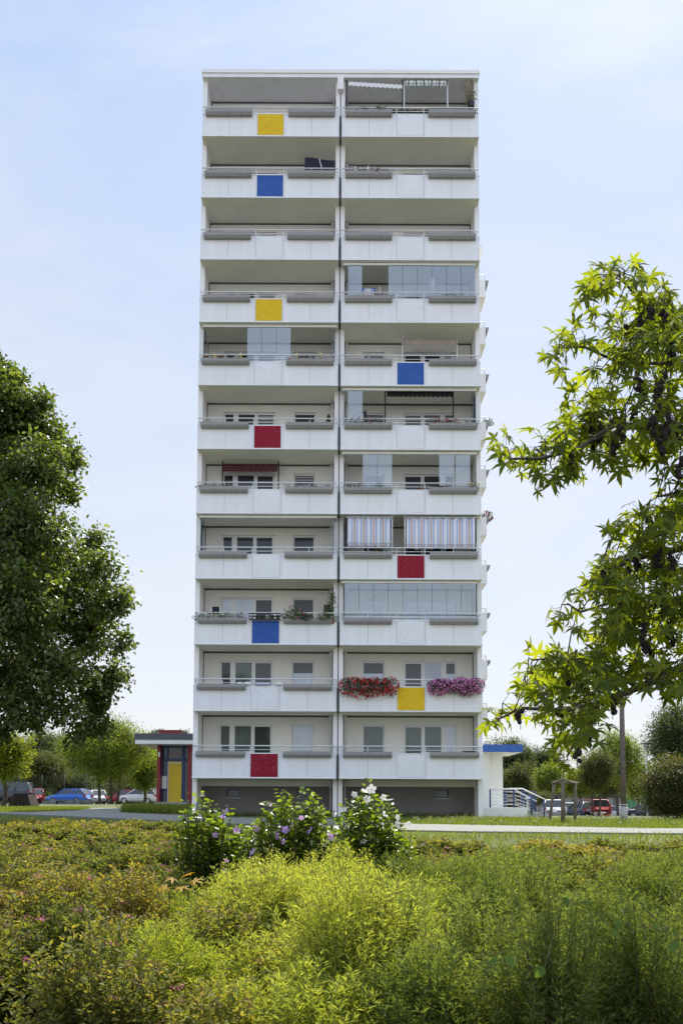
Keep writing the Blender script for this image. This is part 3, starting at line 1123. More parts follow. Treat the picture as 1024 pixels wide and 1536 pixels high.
for r_i in range(5):
    for c_i in range(2):
        x = PX(244.4 + c_i * 3.1, De); z = PZ(1181 - r_i * 2.6, De)
        m.box(x, x + .075, ye - .036, ye - .03, z, z + .045)
m.build('bell_buttons', M['steel'], pp)
MB().box(PX(240.4, De), PX(243, De), ye - .62, ye - .5, PZ(1136, De), PZ(1129, De)).build('wall_lamp', M['fin'], pav)
MB().box(PX(238, De), PX(288, De), ye - 1.2, ye - .001, zg, zfl).build('doorstep', M['concrete'], pav)

# ------------------------------------------------------------------ right entrance porch with ramp
Dp = 42.0
yp = Dp - DD
porch = thing('entrance_porch', 'white side entrance porch with flat blue canopy right of tower', 'porch', (PX(742, Dp), yp + 1, 0))
MB().box(WT + .01, PX(778, Dp), yp - .9, yp + 2.6, P(750, 1128, Dp - .9).z, P(750, 1116.8, Dp - .9).z).build('canopy', M['blue_b'], porch)
MB().box(WT + .02, PX(777, Dp), yp - .85, yp + 2.55, P(750, 1130, Dp).z, P(750, 1128, Dp - .9).z - .002).build('canopy_soffit', M['fin'], porch)
zs_ = P(750, 1130, Dp).z
zl = P(750, 1211.5, Dp - 1.5).z
MB().box(WT + .01, PX(731.5, Dp), yp - .4, yp + .4, 0, zs_).box(PX(731.5, Dp), PX(753.6, Dp), yp, yp + 2.2, zl, zs_).build('wall', M['cream'], porch)
MB().box(WT + .01, PX(790, Dp - 1.5), yp - 1.5, yp + 2.4, -.2, zl).build('landing', M['cream'], porch)
sx0 = PX(790, Dp - 1.5)
m = MB()
for i_ in range(3):
    m.box(sx0 + i_ * .32, sx0 + (i_ + 1) * .32, yp - 1.4, yp + 1.2, -.2, zl - (i_ + 1) * zl / 4)
m.build('stair', M['concrete'], porch)
wires, posts, hands = [], [], []
yr = yp - 1.45
dr_ = Dp - 1.45
def RP(px, py, d=dr_): return P(px, py, d)
for px, a, b in ((734.5, 1184, 1216), (770, 1184, 1216), (796.5, 1192, 1222), (815, 1199, 1226)):
    p, q2 = RP(px, a), RP(px, b)
    posts.append([(p.x, yr, q2.z), (p.x, yr, p.z)])
for yy in range(1187, 1213, 5):
    p, q2 = RP(735, yy), RP(754, yy)
    wires.append([(p.x, yr, p.z), (q2.x + .55, yr, p.z)])
    p, q2 = RP(770, yy), RP(796, min(yy + 10, 1214))
    wires.append([(p.x, yr, p.z), (q2.x, yr, q2.z)])
hands.append(([RP(734.5, 1184), RP(770, 1184), RP(804, 1202)], .024))
y2 = yp + 1.0
d2_ = Dp + 1.0
for px, a, b in ((757, 1184, 1210), (782, 1184, 1213), (799.5, 1193, 1220)):
    p, q2 = P(px, a, d2_), P(px, b, d2_)
    posts.append([(p.x, y2, q2.z), (p.x, y2, p.z)])
for yy in range(1188, 1212, 6):
    p, q2 = P(756, yy, d2_), P(783, yy, d2_)
    wires.append([(p.x, y2, p.z), (q2.x, y2, p.z)])
hands.append(([P(754, 1183, d2_), P(783, 1183, d2_), P(818.5, 1200, d2_)], .03))
ro = thing('stair_railing', 'white handrail on blue posts beside the steps of the white porch', 'railing', (PX(775, dr_), yr, 0))
for q in hands:
    MB().tube(q[0], q[1], 8).build('handrail', M['fin'], ro)
for q in wires:
    MB().tube(q, .011, 6).build('wire', M['fin'], ro)
for q in posts:
    MB().tube(q, .035, 8).build('post', M['blue_m'], ro)
# ------------------------------------------------------------------ things on the balconies
def BX(px, k, d=DD): return P(px, 1165 - 96.5 * (k + .35), d).x
ORD = ['first', 'second', 'third', 'fourth', 'fifth', 'sixth', 'seventh', 'eighth', 'ninth', 'tenth', 'eleventh']


def side(sgn): return 'left' if sgn < 0 else 'right'


def plant_obj(name, label, cat, x0, x1, y, z0, h, w, nleaf, leafm, size, flowers=None, drop=0.0, group=None, tpl=T_DIAM, pot=None, fsize=.045, seed=0, cone=False):
    """a planting spread from x0 to x1: foliage in an uneven mound, with blossoms on its surface"""
    rng = np.random.default_rng(seed + int(abs(x0) * 100) + int(z0 * 10))
    t = thing(name, label, cat, ((x0 + x1) / 2, y, z0), group=group)
    L_ = x1 - x0
    nb = max(1, int(L_ / (w * .9)))
    cx = x0 + (np.arange(nb) + .5) / nb * L_ + rng.normal(0, w * .15, nb)
    hh = h * rng.uniform(.55, 1.1, nb)
    def cloud(n, shell):
        b = rng.integers(0, nb, n)
        d = rdir(n, rng)
        r = rng.uniform(shell, 1, n) ** .6
        px = cx[b] + d[:, 0] * r * (L_ / nb * .85 + w * .25)
        py = y + d[:, 1] * r * w * .55 - (.12 if drop else 0)
        v = d[:, 2] * r
        pz = z0 + np.where(v > 0, v * hh[b], v * (drop * rng.uniform(.5, 1.1, nb)[b] if drop else .05))
        if cone:
            u = rng.uniform(0, 1, n)
            px = cx[b] + d[:, 0] * w * .5 * (1 - u); py = y + d[:, 1] * w * .5 * (1 - u); pz = z0 + u * h
        return np.stack([px, py, pz], 1), d
    p, d = cloud(nleaf, .1)
    groups = []
    v, f, ti = scatter(tpl, p, d + rdir(nleaf, rng) * .6 + np.array([0, 0, .35]), rdir(nleaf, rng), size * rng.uniform(.6, 1.2, nleaf), rng.uniform(0, 1, nleaf))
    groups.append((v, f, ti, 0))
    st = np.stack([cx, np.full(nb, y), np.full(nb, z0 - .02)], 1)
    sv = sticks(st, st + np.stack([rng.normal(0, .03, nb), rng.normal(0, .02, nb), hh * .7], 1), .008, .004)
    groups.append((*sv, 1))
    big_obj('foliage', groups, [L[leafm], L['stem']], t)
    if flowers:
        n = flowers[1]
        p, d = cloud(n, .8)
        d[:, 1] = -np.abs(d[:, 1])
        v, f, ti = scatter(T_FLOWER, p + d * .02, rdir(n, rng), nrm(d + np.array([0, -.6, .3])), fsize * rng.uniform(.6, 1.2, n), rng.uniform(0, 1, n))
        big_obj('blossom', [(v, f, ti, 0)], [L[flowers[0]]], t)
    if pot:
        MB().lathe((t.location.x, y, z0), [(.07, -.16), (.10, 0), (.09, .0)]).build('pot', M[pot], t)
    return t


ZT = lambda k: zb(k) + 1.10
def trough(px0, px1, k, label, cat='balcony plants', h=.16, w=.2, n=420, leafm='gerl', size=.07, fl=None, drop=0.0, fs=.035, name='balcony_plant', seed=0, y=-.09):
    return plant_obj(name, label, cat, BX(px0, k), BX(px1, k), y, ZT(k), h, w, n, leafm, size, fl, drop, 'plants in the balcony troughs', fsize=fs, seed=seed)

trough(514, 591, 1, 'red geraniums cascading over the parapet of the second balcony up', 'geraniums', .30, .34, 3000, fl=('redp', 640), drop=.62, fs=.042, name='geranium')
trough(643, 719, 1, 'pink and purple petunias spilling over the parapet beside the yellow panel', 'petunias', .32, .34, 2600, fl=('mag', 1050), drop=.52, fs=.045, name='petunia')
trough(524, 570, 5, 'purple and red flowers in trough under the curved parasol arm', fl=('mag', 60), h=.34, n=420, seed=1)
trough(650, 686, 5, 'dark red and magenta flowers under the charcoal awning', fl=('redp', 90), h=.36, n=380, seed=2)
trough(690, 715, 5, 'white and red flowers at outer end of trough under the charcoal awning', fl=('whitep', 40), h=.26, n=180, seed=3)
trough(520, 558, 9, 'pink flowers between white sticks in trough on tenth balcony up', fl=('mag', 26), h=.2, n=260, leafm='gerl', seed=4)
trough(560, 582, 9, 'dark leaved plants with one deep red bloom on tenth balcony up', fl=('redp', 10), h=.18, n=200, seed=5)
trough(535, 552, 10, 'loose green herbs in the trough of the top right balcony', h=.16, n=160, leafm='potl', seed=6)
trough(562, 577, 10, 'dense bushy green plant in the trough of the top right balcony', h=.28, n=260, leafm='potl', seed=7)
trough(536, 588, 7, 'low dark succulents in trough in front of the open glass bay', h=.10, n=260, seed=8)
trough(667, 692, 7, 'low mossy plants in trough in front of closed blue glass', h=.12, n=220, seed=9)
trough(312, 370, 6, 'small green plants among yellow lanterns left of the middle glass', h=.18, n=360, leafm='potl', fl=('orange', 14), seed=10)
trough(434, 486, 6, 'low plants among yellow lanterns right of the middle glass', h=.15, n=320, leafm='gerl', fl=('redp', 8), seed=11)
trough(296, 352, 4, 'mixed pot flowers below the dark red awning', h=.17, n=360, leafm='potl', fl=('mag', 22), seed=12)
trough(428, 495, 4, 'purple and white flowers in trough right of the dark red awning', h=.15, n=380, fl=('lilac', 40), seed=13)
trough(517, 545, 4, 'dark trailing plants at seam end of trough behind gapped glass', h=.22, n=260, seed=14)
trough(562, 570, 4, 'single bright green shoot in trough before paired glass panes', h=.26, n=90, leafm='potl', seed=15)
trough(646, 668, 4, 'low green and reddish plants in trough below right glass panes', h=.16, n=260, fl=('redp', 12), seed=16)
trough(704, 714, 4, 'yellow flowering plant at outer end of trough below right glass panes', h=.28, n=120, leafm='potl', fl=('orange', 30), seed=17)
trough(292, 330, 2, 'leafy pot plants around white box left of the pale windows', h=.28, n=520, leafm='potl', seed=18)
trough(332, 362, 2, 'rounded green cushions in trough below the pale windows', h=.26, n=520, leafm='potl', seed=19)
trough(427, 440, 2, 'small fresh green herb left of the tall flowering bush', h=.22, n=220, leafm='potl', seed=20)
trough(453, 464, 2, 'dark green cushion hanging over the rim of the grey trough', h=.18, n=320, drop=.14, seed=21)
trough(480, 492, 2, 'bright green cushion hanging over the rim of the grey trough', h=.24, n=340, leafm='potl', drop=.12, seed=22)
trough(544, 582, 3, 'yellowish leaves peeking out below the narrow striped curtain', h=.22, n=120, leafm='potl', fl=('orange', 6), seed=23)


def pot_plant(px, py0, py1, k, wpx, label, leafm='potl', pot='terracotta', fl=None, d=DD + .28, n=300, cone=False, cat='pot plant', name='pot_plant', size=.08):
    a, b = P(px, py1, d), P(px, py0, d)
    wv = wpx / 36.0
    return plant_obj(name, label, cat, a.x - wv / 2, a.x + wv / 2, a.y, a.z, (b.z - a.z), wv, n, leafm, size, fl, 0, None, pot=pot, cone=cone, seed=int(px))

pot_plant(493, 622, 637, 5, 8, 'little dark conifer in pot at seam end of the red panel balcony', 'gerl', cone=True, n=420, cat='conifer', name='potted_conifer', size=.06)
pot_plant(312, 628, 637, 5, 7, 'small green pot plant at outer end of the red panel balcony', n=130)
pot_plant(445, 905, 927, 2, 18, 'tall bushy plant with pale plumes before the dark window', n=480, fl=('pink', 40), d=DD - .08, size=.10)
pot_plant(499, 918, 930, 2, 8, 'pale yellowish plant at seam end below the climber', n=160, d=DD + .05)
pot_plant(632, 727, 733, 4, 8, 'round green pot plant at the middle of the balcony above the striped curtains', n=200)

# climber at the seam fin, third balcony up
t = thing('climbing_plant', 'thin climber trained up the wall at seam end of blue panel balcony', 'climber', (BX(496, 2), .75, zb(2) + 1.0))
rng = np.random.default_rng(5)
n = 520
u = rng.uniform(0, 1, n)
pts = np.stack([BX(496, 2) + rng.normal(0, .11, n) * (1.3 - u * .6) + .06 * np.sin(u * 9), .55 + rng.normal(0, .08, n), zb(2) + 1.0 + u * 1.3], 1)
g = [(*scatter(T_OVAL, pts, rdir(n, rng), rdir(n, rng), .085 * rng.uniform(.6, 1.2, n), rng.uniform(0, 1, n)), 0)]
A = np.stack([np.full(8, BX(496, 2)) + rng.normal(0, .05, 8), np.full(8, .55), np.full(8, zb(2) + .9)], 1)
g.append((*sticks(A, A + np.array([[.03, 0, 1.3]]), .006, .004), 1))
big_obj('foliage', g, [L['potl'], L['stem']], t)

# dried palm in a pot, top balcony, outer end
base = P(706, 163, DD + .45)
t = thing('dried_palm', 'withered grey palm with drooping leaves in top right balcony corner', 'palm', base)
MB().lathe(base, [(.12, 0), (.17, .3), (.15, .3)]).build('pot', M['black'], t)
MB().tube([base + Vector((0, 0, .2)), base + Vector((.02, 0, .75))], .035, 8).build('trunk', M['barkl'], t)
n = 34
rng = np.random.default_rng(9)
dv = rdir(n, rng) * np.array([.30, .2, .0]) + np.array([-.12, 0, 1.0]) * rng.uniform(-.35, 1, (n, 1))
p0 = np.array(base)[None] + np.array([.0, 0, .55]) + np.zeros((n, 3)); p0[:, 2] += rng.uniform(0, .35, n)
big_obj('crown', [(*scatter(T_NARROW, p0, dv, rdir(n, rng), rng.uniform(.4, .75, n), rng.uniform(0, 1, n)), 0)], [L['dry']], t)

# green privacy netting behind the top right railing
x0, x1 = BX(518, 10), BX(716, 10)
n = 5200
rng = np.random.default_rng(3)
p = np.stack([rng.uniform(x0, x1, n), rng.uniform(.10, .15, n), rng.uniform(zb(10) + 1.07, zb(10) + 1.33, n)], 1)
o = big_obj('artificial_hedge', [(*scatter(T_DIAM, p, rdir(n, rng), rdir(n, rng), .07, rng.uniform(0, 1, n)), 0)], [L['gerl']])
tag(o, 'strip of dark green artificial hedge tied behind top right railing', 'privacy hedge')


def valance(m, x0, x1, y, z1, h, sc=.2, dz=0.0, mi=0):
    """strip of cloth with a scalloped hem, thin but solid, sagging dz towards x1"""
    n = max(6, int((x1 - x0) / sc * 8))
    vs = []
    for i in range(n + 1):
        x = x0 + (x1 - x0) * i / n
        t = i / n
        zz = z1 + dz * t
        hem = zz - h + .03 * abs(math.sin(math.pi * (x - x0) / sc))
        yy = y + .02 * math.sin(i * .8)
        vs += [(x, yy, zz), (x, yy, hem), (x, yy + .008, zz), (x, yy + .008, hem)]
    fs = []
    for i in range(n):
        a, b = 4 * i, 4 * i + 4
        fs += [(a, a + 1, b + 1, b), (a + 2, b + 2, b + 3, a + 3), (a + 1, a + 3, b + 3, b + 1), (a, b, b + 2, a + 2)]
    m.add(vs, fs, mi)
    return m


def awning(label, k, px0, px1, py_top, h, clothm, posts=(), postm='pvc', d=DD + .45, py_post=None, roll=True, dz=0.0, rise=None):
    ym = 1165 - 96.5 * (k + .7)
    x0, x1 = P(px0, ym, d).x, P(px1, ym, d).x
    z1 = P((px0 + px1) / 2, py_top, d).z
    y = d - DD
    t = thing('awning', label, 'awning', ((x0 + x1) / 2, y, zb(k) + .2), group='awnings on the balconies')
    valance(MB(), x0, x1, y, z1, h, dz=dz).build('valance', M[clothm], t)
    if roll:
        MB().tube([(x0 - .03, y + .05, z1 + .03), (x1 + .03, y + .05, z1 + .03 + dz)], .045, 8).build('roller', M[clothm], t)
    zp = zb(k + 1) - .005 if k < 10 else ZR - .005
    for px in posts:
        x = P(px, ym, d).x
        MB().tube([(x, y + .07, zb(k) + .17), (x, y + .07, zp)], .028, 8).build('post', M[postm], t)
    return t

awning('plain white scalloped awning edge between dark posts on top right balcony', 10, 522.5, 603, 122.5, .20, 'whitecloth', (519.5, 603.5), 'darkcloth', DD + .4, dz=-.14, roll=False)
awning('green and white plaid awning edge between white posts on top right balcony', 10, 606.5, 670.5, 119.5, .29, 'plaid', (605.8, 671), 'pvc', DD + .42)
awning('beige pink rolled awning above the blue panel on the right side', 6, 605, 684, 511, .22, 'beigecloth', (603.5, 685.5), 'pvc', DD + .9)
awning('charcoal rolled awning on dark posts above red and white flowers', 5, 580, 679, 587.5, .25, 'darkcloth', (577.5, 679.5), 'darkcloth', DD + .5)
awning('dark red striped awning over the pale half shaded windows', 4, 334.5, 416, 697.5, .32, 'redstripe', (333.5, 417.5), 'darkcloth', DD + 1.35)


def curtain(label, k, px0, px1, py0, py1, d, posts):
    ym = 1165 - 96.5 * (k + .7)
    x0, x1 = P(px0, ym, d).x, P(px1, ym, d).x
    z1, z0 = P(600, py0, d).z, P(600, py1, d).z
    y = d - DD
    t = thing('striped_curtain', label, 'curtain', ((x0 + x1) / 2, y, z0), group='striped balcony curtains')
    n = 90
    vs, fs = [], []
    for i in range(n + 1):
        x = x0 + (x1 - x0) * i / n
        yy = y + .025 * math.sin(i * .55) + .012 * math.sin(i * 1.7)
        hem = z0 + .03 * math.sin(i * .35) + .012 * math.sin(i * .9)
        for zz in (z1, z0 + (z1 - z0) * .16, hem):
            vs.append((x, yy + (.02 if zz < z1 else 0), zz))
            vs.append((x, yy + .008 + (.02 if zz < z1 else 0), zz))
    for i in range(n):
        a, b = 6 * i, 6 * i + 6
        for j in (0, 2):
            fs += [(a + j, a + j + 2, b + j + 2, b + j), (a + j + 1, b + j + 1, b + j + 3, a + j + 3)]
        fs += [(a, b, b + 1, a + 1), (a + 4, a + 5, b + 5, b + 4)]
    MB().add(vs, fs, 0, True).build('cloth', M['stripes'], t)
    zz = z0 + (z1 - z0) * .16
    MB().tube([(x0 - .08, y - .02, z1 + .03), (x1 + .08, y - .02, z1 + .03)], .02, 6).build('curtain_rail', M['steel'], t)
    MB().tube([(x0 - .05, y - .02, zz), (x1 + .05, y - .02, zz)], .012, 6).build('cross_bar', M['steel'], t)
    for px, mm in posts:
        x = P(px, ym, d).x
        MB().tube([(x, y + .03, zb(k) + 1.0), (x, y + .03, zb(k + 1) - .005)], .026, 8).build('post', M[mm], t)

curtain('narrow blue and orange striped curtain with lifted wavy hem beside the seam', 3, 521, 585.5, 777, 821, DD + .12, ((518.5, 'rust'), (588, 'pvc')))
curtain('wide blue and orange striped curtain above the red panel', 3, 609.5, 712, 777, 823, DD + .12, ((607, 'pvc'), (713, 'rust')))
t = thing('hanging_cloth', 'white cloth hung at outer corner beside the wide striped curtain', 'cloth', P(717, 822, DD + .45))
c0 = P(717, 822, DD + .45)
m = MB()
vs, fs = [], []
for i in range(9):
    x = 5.80 + .02 * math.sin(i * 1.3)
    y = .2 + i * .04
    for z in (zb(3) + 1.15, zb(3) + 1.9, zb(4) - .12):
        vs.append((x + (.04 if z < zb(3) + 1.5 else 0), y, z)); vs.append((x + .008 + (.04 if z < zb(3) + 1.5 else 0), y, z))
for i in range(8):
    a, b = 6 * i, 6 * i + 6
    for j in (0, 2):
        fs += [(a + j, b + j, b + j + 2, a + j + 2), (a + j + 1, a + j + 3, b + j + 3, b + j + 1)]
m.add(vs, fs, 0, True).build('cloth', M['whitecloth'], t)

# dark navy cloth screen, tenth floor left
d = DD + .5
pa = [P(x, y, d) for x, y in ((457, 258), (501.5, 258), (501.5, 240.8), (488, 240), (477, 237.8), (468, 236.2), (457, 236))]
t = thing('cloth_screen', 'dark navy cloth screen stretched above railing at seam end of blue panel balcony', 'screen', pa[0])
MB().prism([(p.x, p.z) for p in pa], 'y', d - DD, d - DD + .02).build('cloth', M['navy'], t)
a, b = P(478.5, 238, d - .03), P(484, 258, d - .03)
MB().tube([a, b], .022, 6).build('pole', M['steel'], t)

# folded white parasol and small things behind glass, eighth floor right
a, b = P(648, 446, DD + .9), P(648, 414.5, DD + .9)
t = thing('folded_parasol', 'folded white parasol standing upright behind blue balcony glass', 'parasol', (a.x, a.y, zb(7) + .17))
hgt = b.z - a.z
MB().lathe((a.x, a.y, a.z), [(.06, 0), (.15, .05), (.11, .25 * hgt), (.09, .45 * hgt), (.13, .65 * hgt), (.12, .85 * hgt), (.03, hgt)], 12).build('canopy', M['whitecloth'], t)
MB().tube([(a.x, a.y, zb(7) + .2), (a.x, a.y, b.z + .03)], .02, 6).build('pole', M['pvc'], t)
MB().lathe((a.x, a.y, zb(7) + .171), [(.25, 0), (.25, .06), (.04, .12)]).build('base', M['concrete'], t)
a, b = P(569.5, 445, DD + .3), P(569.5, 429.5, DD + .3)
t = thing('figurine', 'slim beige figurine standing in the open glass bay', 'figurine', a)
h_ = b.z - a.z
MB().lathe(a, [(.075, 0), (.085, .1 * h_), (.06, .45 * h_), (.075, .6 * h_), (.03, .76 * h_), (.05, .86 * h_), (.035, .96 * h_), (.01, h_)], 10).build('body', M['beigecloth'], t)
a, b = P(545, 446, DD + .75), P(559, 433, DD + .75)
t = thing('garden_chair', 'white garden chair with blue cushions in the open glass bay', 'chair', (a.x + .25, a.y, zb(7) + .17))
m = MB()
for xx in (a.x, b.x - .03):
    m.box(xx, xx + .03, a.y, a.y + .03, zb(7) + .18, b.z); m.box(xx, xx + .03, a.y - .45, a.y - .42, zb(7) + .18, a.z + .12)
m.box(a.x, b.x, a.y - .45, a.y + .03, zb(7) + .6, zb(7) + .63)
m.box(a.x + .05, b.x - .05, a.y - .01, a.y + .02, a.z, b.z)
m.build('frame', M['pvc'], t)
MB().box(a.x - .09, a.x + .05, a.y - .1, a.y - .02, b.z - .18, b.z - .02).box(b.x - .05, b.x + .09, a.y - .1, a.y - .02, b.z - .18, b.z - .02).build('cushion', M['blue_b'], t)

# yellow lanterns, seventh floor left
for i, (px, lb) in enumerate(((322, 'outermost yellow lantern on balcony with glass pushed to the middle'), (361, 'yellow lantern just left of the middle glass panes'), (445, 'yellow lantern just right of the middle glass panes'), (481, 'yellow lantern nearest the seam on balcony with middle glass'))):
    a, b = P(px, 543, DD + .1), P(px, 528.5, DD + .1)
    t = thing('lantern', lb, 'lantern', a, group='yellow lanterns on balcony railing')
    MB().lathe(a, [(.02, 0), (.02, .1), (.055, .12), (.065, .36), (.05, .37)], 8).build('shade', M['candle'], t)
    MB().lathe(a + Vector((0, 0, .371)), [(.075, 0), (.02, .06)], 8).build('cap', M['planter'], t)
for px, c, lb in ((308, 'terracotta', 'brown clay pot at outer end of balcony with yellow lanterns'), (331, 'redpot', 'reddish pot beside outermost yellow lantern')):
    a = P(px, 543, DD + .15)
    t = thing('plant_pot', lb, 'pot', a)
    MB().lathe(a, [(.08, 0), (.11, .2), (.12, .2), (.12, .23), (.10, .23), (.09, .18)]).build('pot', M[c], t)

# cantilever parasol arm, sixth floor right
pts = [P(x, y, DD + .8) for x, y in ((526, 640), (526.5, 632), (530, 625), (537, 619.5), (547.5, 617.5))]
t = thing('cantilever_parasol', 'curved dark arm of a cantilever parasol above purple flowers', 'parasol', (pts[0].x, pts[0].y, zb(5) + .17))
MB().tube([Vector((pts[0].x, pts[0].y, zb(5) + .2))] + pts, .028, 8).build('arm', M['planter'], t)
e = pts[-1]
MB().lathe(e + Vector((0, 0, -.35)), [(.02, 0), (.05, .05), (.06, .3), (.02, .4)], 10).build('folded_canopy', M['darkcloth'], t)
MB().lathe((pts[0].x, pts[0].y, zb(5) + .171), [(.22, 0), (.22, .07), (.05, .1)]).build('base', M['black'], t)

# second balcony left: bedding aired on the parapet
def bedding(px0, px1, z, h, matn, lb):
    x0, x1 = BX(px0, 1), BX(px1, 1)
    t = thing('bedding', lb, 'bedding', ((x0 + x1) / 2, .1, z), group='bedding aired on the parapet')
    m = MB()
    n, mm = 16, 10
    rng = random.Random(int(px0))
    vs, fs = [], []
    for i in range(n + 1):
        for j in range(mm):
            an = 2 * math.pi * j / mm
            e_ = math.sin(math.pi * min(max(i / n, .04), .96)) ** .4
            vs.append((x0 + (x1 - x0) * i / n, .10 + .2 * math.cos(an) * e_, z + h * .5 + h * .5 * math.sin(an) * e_ * (1 + .25 * rng.uniform(-1, 1))))
    for i in range(n):
        for j in range(mm):
            j2 = (j + 1) % mm
            fs.append((i * mm + j, i * mm + j2, (i + 1) * mm + j2, (i + 1) * mm + j))
    fs += [tuple(range(mm))[::-1], tuple(range(n * mm, (n + 1) * mm))]
    m.add(vs, fs, 0, True).build('pillow', M[matn], t)
zz = zb(1) + 1.07
bedding(355, 364, zz, .16, 'whitecloth', 'small white pillow aired at outer end of the row on second balcony')
bedding(365, 376, zz, .17, 'whitecloth', 'plump white pillow aired next to the lilac duvet, outer side')
bedding(382, 407, zz, .14, 'purplecloth', 'long lilac duvet aired on parapet of second balcony up')
bedding(411, 424, zz, .13, 'whitecloth', 'flat white pillow aired on the seam side of the lilac duvet')

# third balcony left
a, b = P(318, 924, DD + .9), P(329.5, 910, DD + .9)
t = thing('garden_chair', 'folding chair with dark navy backrest before the pale window', 'chair', (a.x + .2, a.y, zb(2) + .17))
MB().box(a.x, b.x, a.y, a.y + .03, b.z - .32, b.z).build('backrest', M['navy'], t)
m = MB()
for xx in (a.x - .03, b.x):
    m.box(xx, xx + .03, a.y, a.y + .03, zb(2) + .18, b.z + .02); m.box(xx, xx + .03, a.y - .42, a.y - .39, zb(2) + .18, zb(2) + .62)
m.box(a.x, b.x, a.y - .42, a.y, zb(2) + .6, zb(2) + .63)
m.build('frame', M['pvc'], t)
a, b = P(485.5, 919, DD + .9), P(496, 907, DD + .9)
t = thing('grill', 'black box grill standing before the climber at the seam', 'grill', (a.x + .15, a.y, zb(2) + .17))
m = MB().box(a.x, b.x, a.y, a.y + .35, zb(2) + .95, b.z)
m.build('body', M['black'], t)
m = MB()
for xx in (a.x + .03, b.x - .03):
    for yy in (a.y + .03, a.y + .32):
        m.tube([(xx, yy, zb(2) + .172), (xx, yy, zb(2) + .95)], .015, 6)
m.build('leg', M['black'], t)
x0, x1 = BX(374, 2), BX(421, 2)
t = thing('hanging_rack', 'black wire rack of flower pots hooked over rail above the blue panel', 'rack', ((x0 + x1) / 2, -.05, zb(2) + 1.05))
m = MB()
for z in (1.05, 1.17, 1.30):
    m.tube([(x0, -.06, zb(2) + z), (x1, -.06, zb(2) + z)], .014, 6)
    m.tube([(x0, -.20, zb(2) + z), (x1, -.20, zb(2) + z)], .014, 6)
for i in range(9):
    x = x0 + (x1 - x0) * i / 8
    m.tube([(x, -.20, zb(2) + 1.05), (x, -.20, zb(2) + 1.30)], .010, 6); m.tube([(x, -.20, zb(2) + 1.05), (x, -.06, zb(2) + 1.05)], .010, 6)
m.build('frame', M['black'], t)
for i in range(6):
    MB().lathe((x0 + .12 + i * (x1 - x0 - .24) / 5, -.13, zb(2) + 1.06), [(.05, 0), (.075, .16), (.06, .16)], 10).build('pot', M['black' if i % 3 else 'concrete'], t)
a = P(310.5, 929, DD + .2)
t = thing('storage_box', 'white plastic box among pot plants left of the pale windows', 'box', a)
m = MB().box(a.x - .14, a.x + .14, a.y, a.y + .2, a.z, a.z + .27).box(a.x - .155, a.x + .155, a.y - .015, a.y + .215, a.z + .27, a.z + .30)
m.build('box', M['fin'], t)

# white stick ornaments, tenth floor right
for px, h0, lb in ((527.5, 250.5, 'white plant stick nearest the seam on tenth balcony'), (532.5, 250.5, 'white plant stick among the pink flowers on tenth balcony'), (552, 250, 'white plant stick between pink and deep red flowers')):
    a, b = P(px, 259, DD - .09), P(px, h0, DD - .09)
    t = thing('plant_stick', lb, 'ornament', a, group='white plant sticks')
    MB().tube([a, b], .02, 6).ball(b, .035, n=8, m=6).build('stick', M['fin'], t)

# first balcony right: low red bench
a, b = P(693.5, 1131, DD + .9), P(711, 1127, DD + .9)
t = thing('bench', 'low reddish brown bench on the lowest right balcony', 'bench', (a.x + .2, a.y, zb(0) + .17))
MB().box(a.x, b.x, a.y - .2, a.y + .2, b.z - .07, b.z).build('seat', M['rust'], t)
for xx in (a.x + .02, b.x - .06):
    for yy in (a.y - .18, a.y + .14):
        MB().box(xx, xx + .04, yy, yy + .04, zb(0) + .172, b.z - .072).build('leg', M['rust'], t)
# wind vane like ornaments on the flank railings
for y, lb, fm in ((659.6, 'straggly flowers in trough of flank balcony above the striped curtains', 'whitep'), (803, 'dark bushy plants on flank balcony level with the striped curtains', 'redp')):
    z0 = P(729, y, 53.4).z; xr = P(729, y, 53.4).x
    plant_obj('balcony_plant', lb, 'balcony plants', xr + .0, xr + .3, 53.4 - DD + .5, z0 + 1.15, .4, .35, 240, 'gerl', .11, (fm, 24), .2, 'plants in the balcony troughs', fsize=.07)
# ------------------------------------------------------------------ cars
def paint(name, col):
    m, nt, b = new_mat(name)
    no = N(nt, 'ShaderNodeTexNoise'); no.inputs['Scale'].default_value = 3
    mx = N(nt, 'ShaderNodeMixRGB'); mx.inputs[1].default_value = (*[c * .94 for c in col], 1); mx.inputs[2].default_value = (*col, 1)
    nt.links.new(no.outputs['Fac'], mx.inputs[0]); nt.links.new(mx.outputs[0], b.inputs['Base Color'])
    b.inputs['Roughness'].default_value = .35
    b.inputs['Coat Weight'].default_value = .35; b.inputs['Coat Roughness'].default_value = .05
    return m
PAINT = {'blue': paint('car_blue', (.02, .13, .52)), 'white': paint('car_white', (.72, .72, .72)), 'red': paint('car_red', (.30, .012, .016)),
         'silver': paint('car_silver', (.42, .43, .45)), 'dark': paint('car_dark_blue', (.012, .018, .05)), 'van': paint('van_charcoal', (.02, .02, .025)), 'suvred': paint('car_bright_red', (.36, .012, .012))}

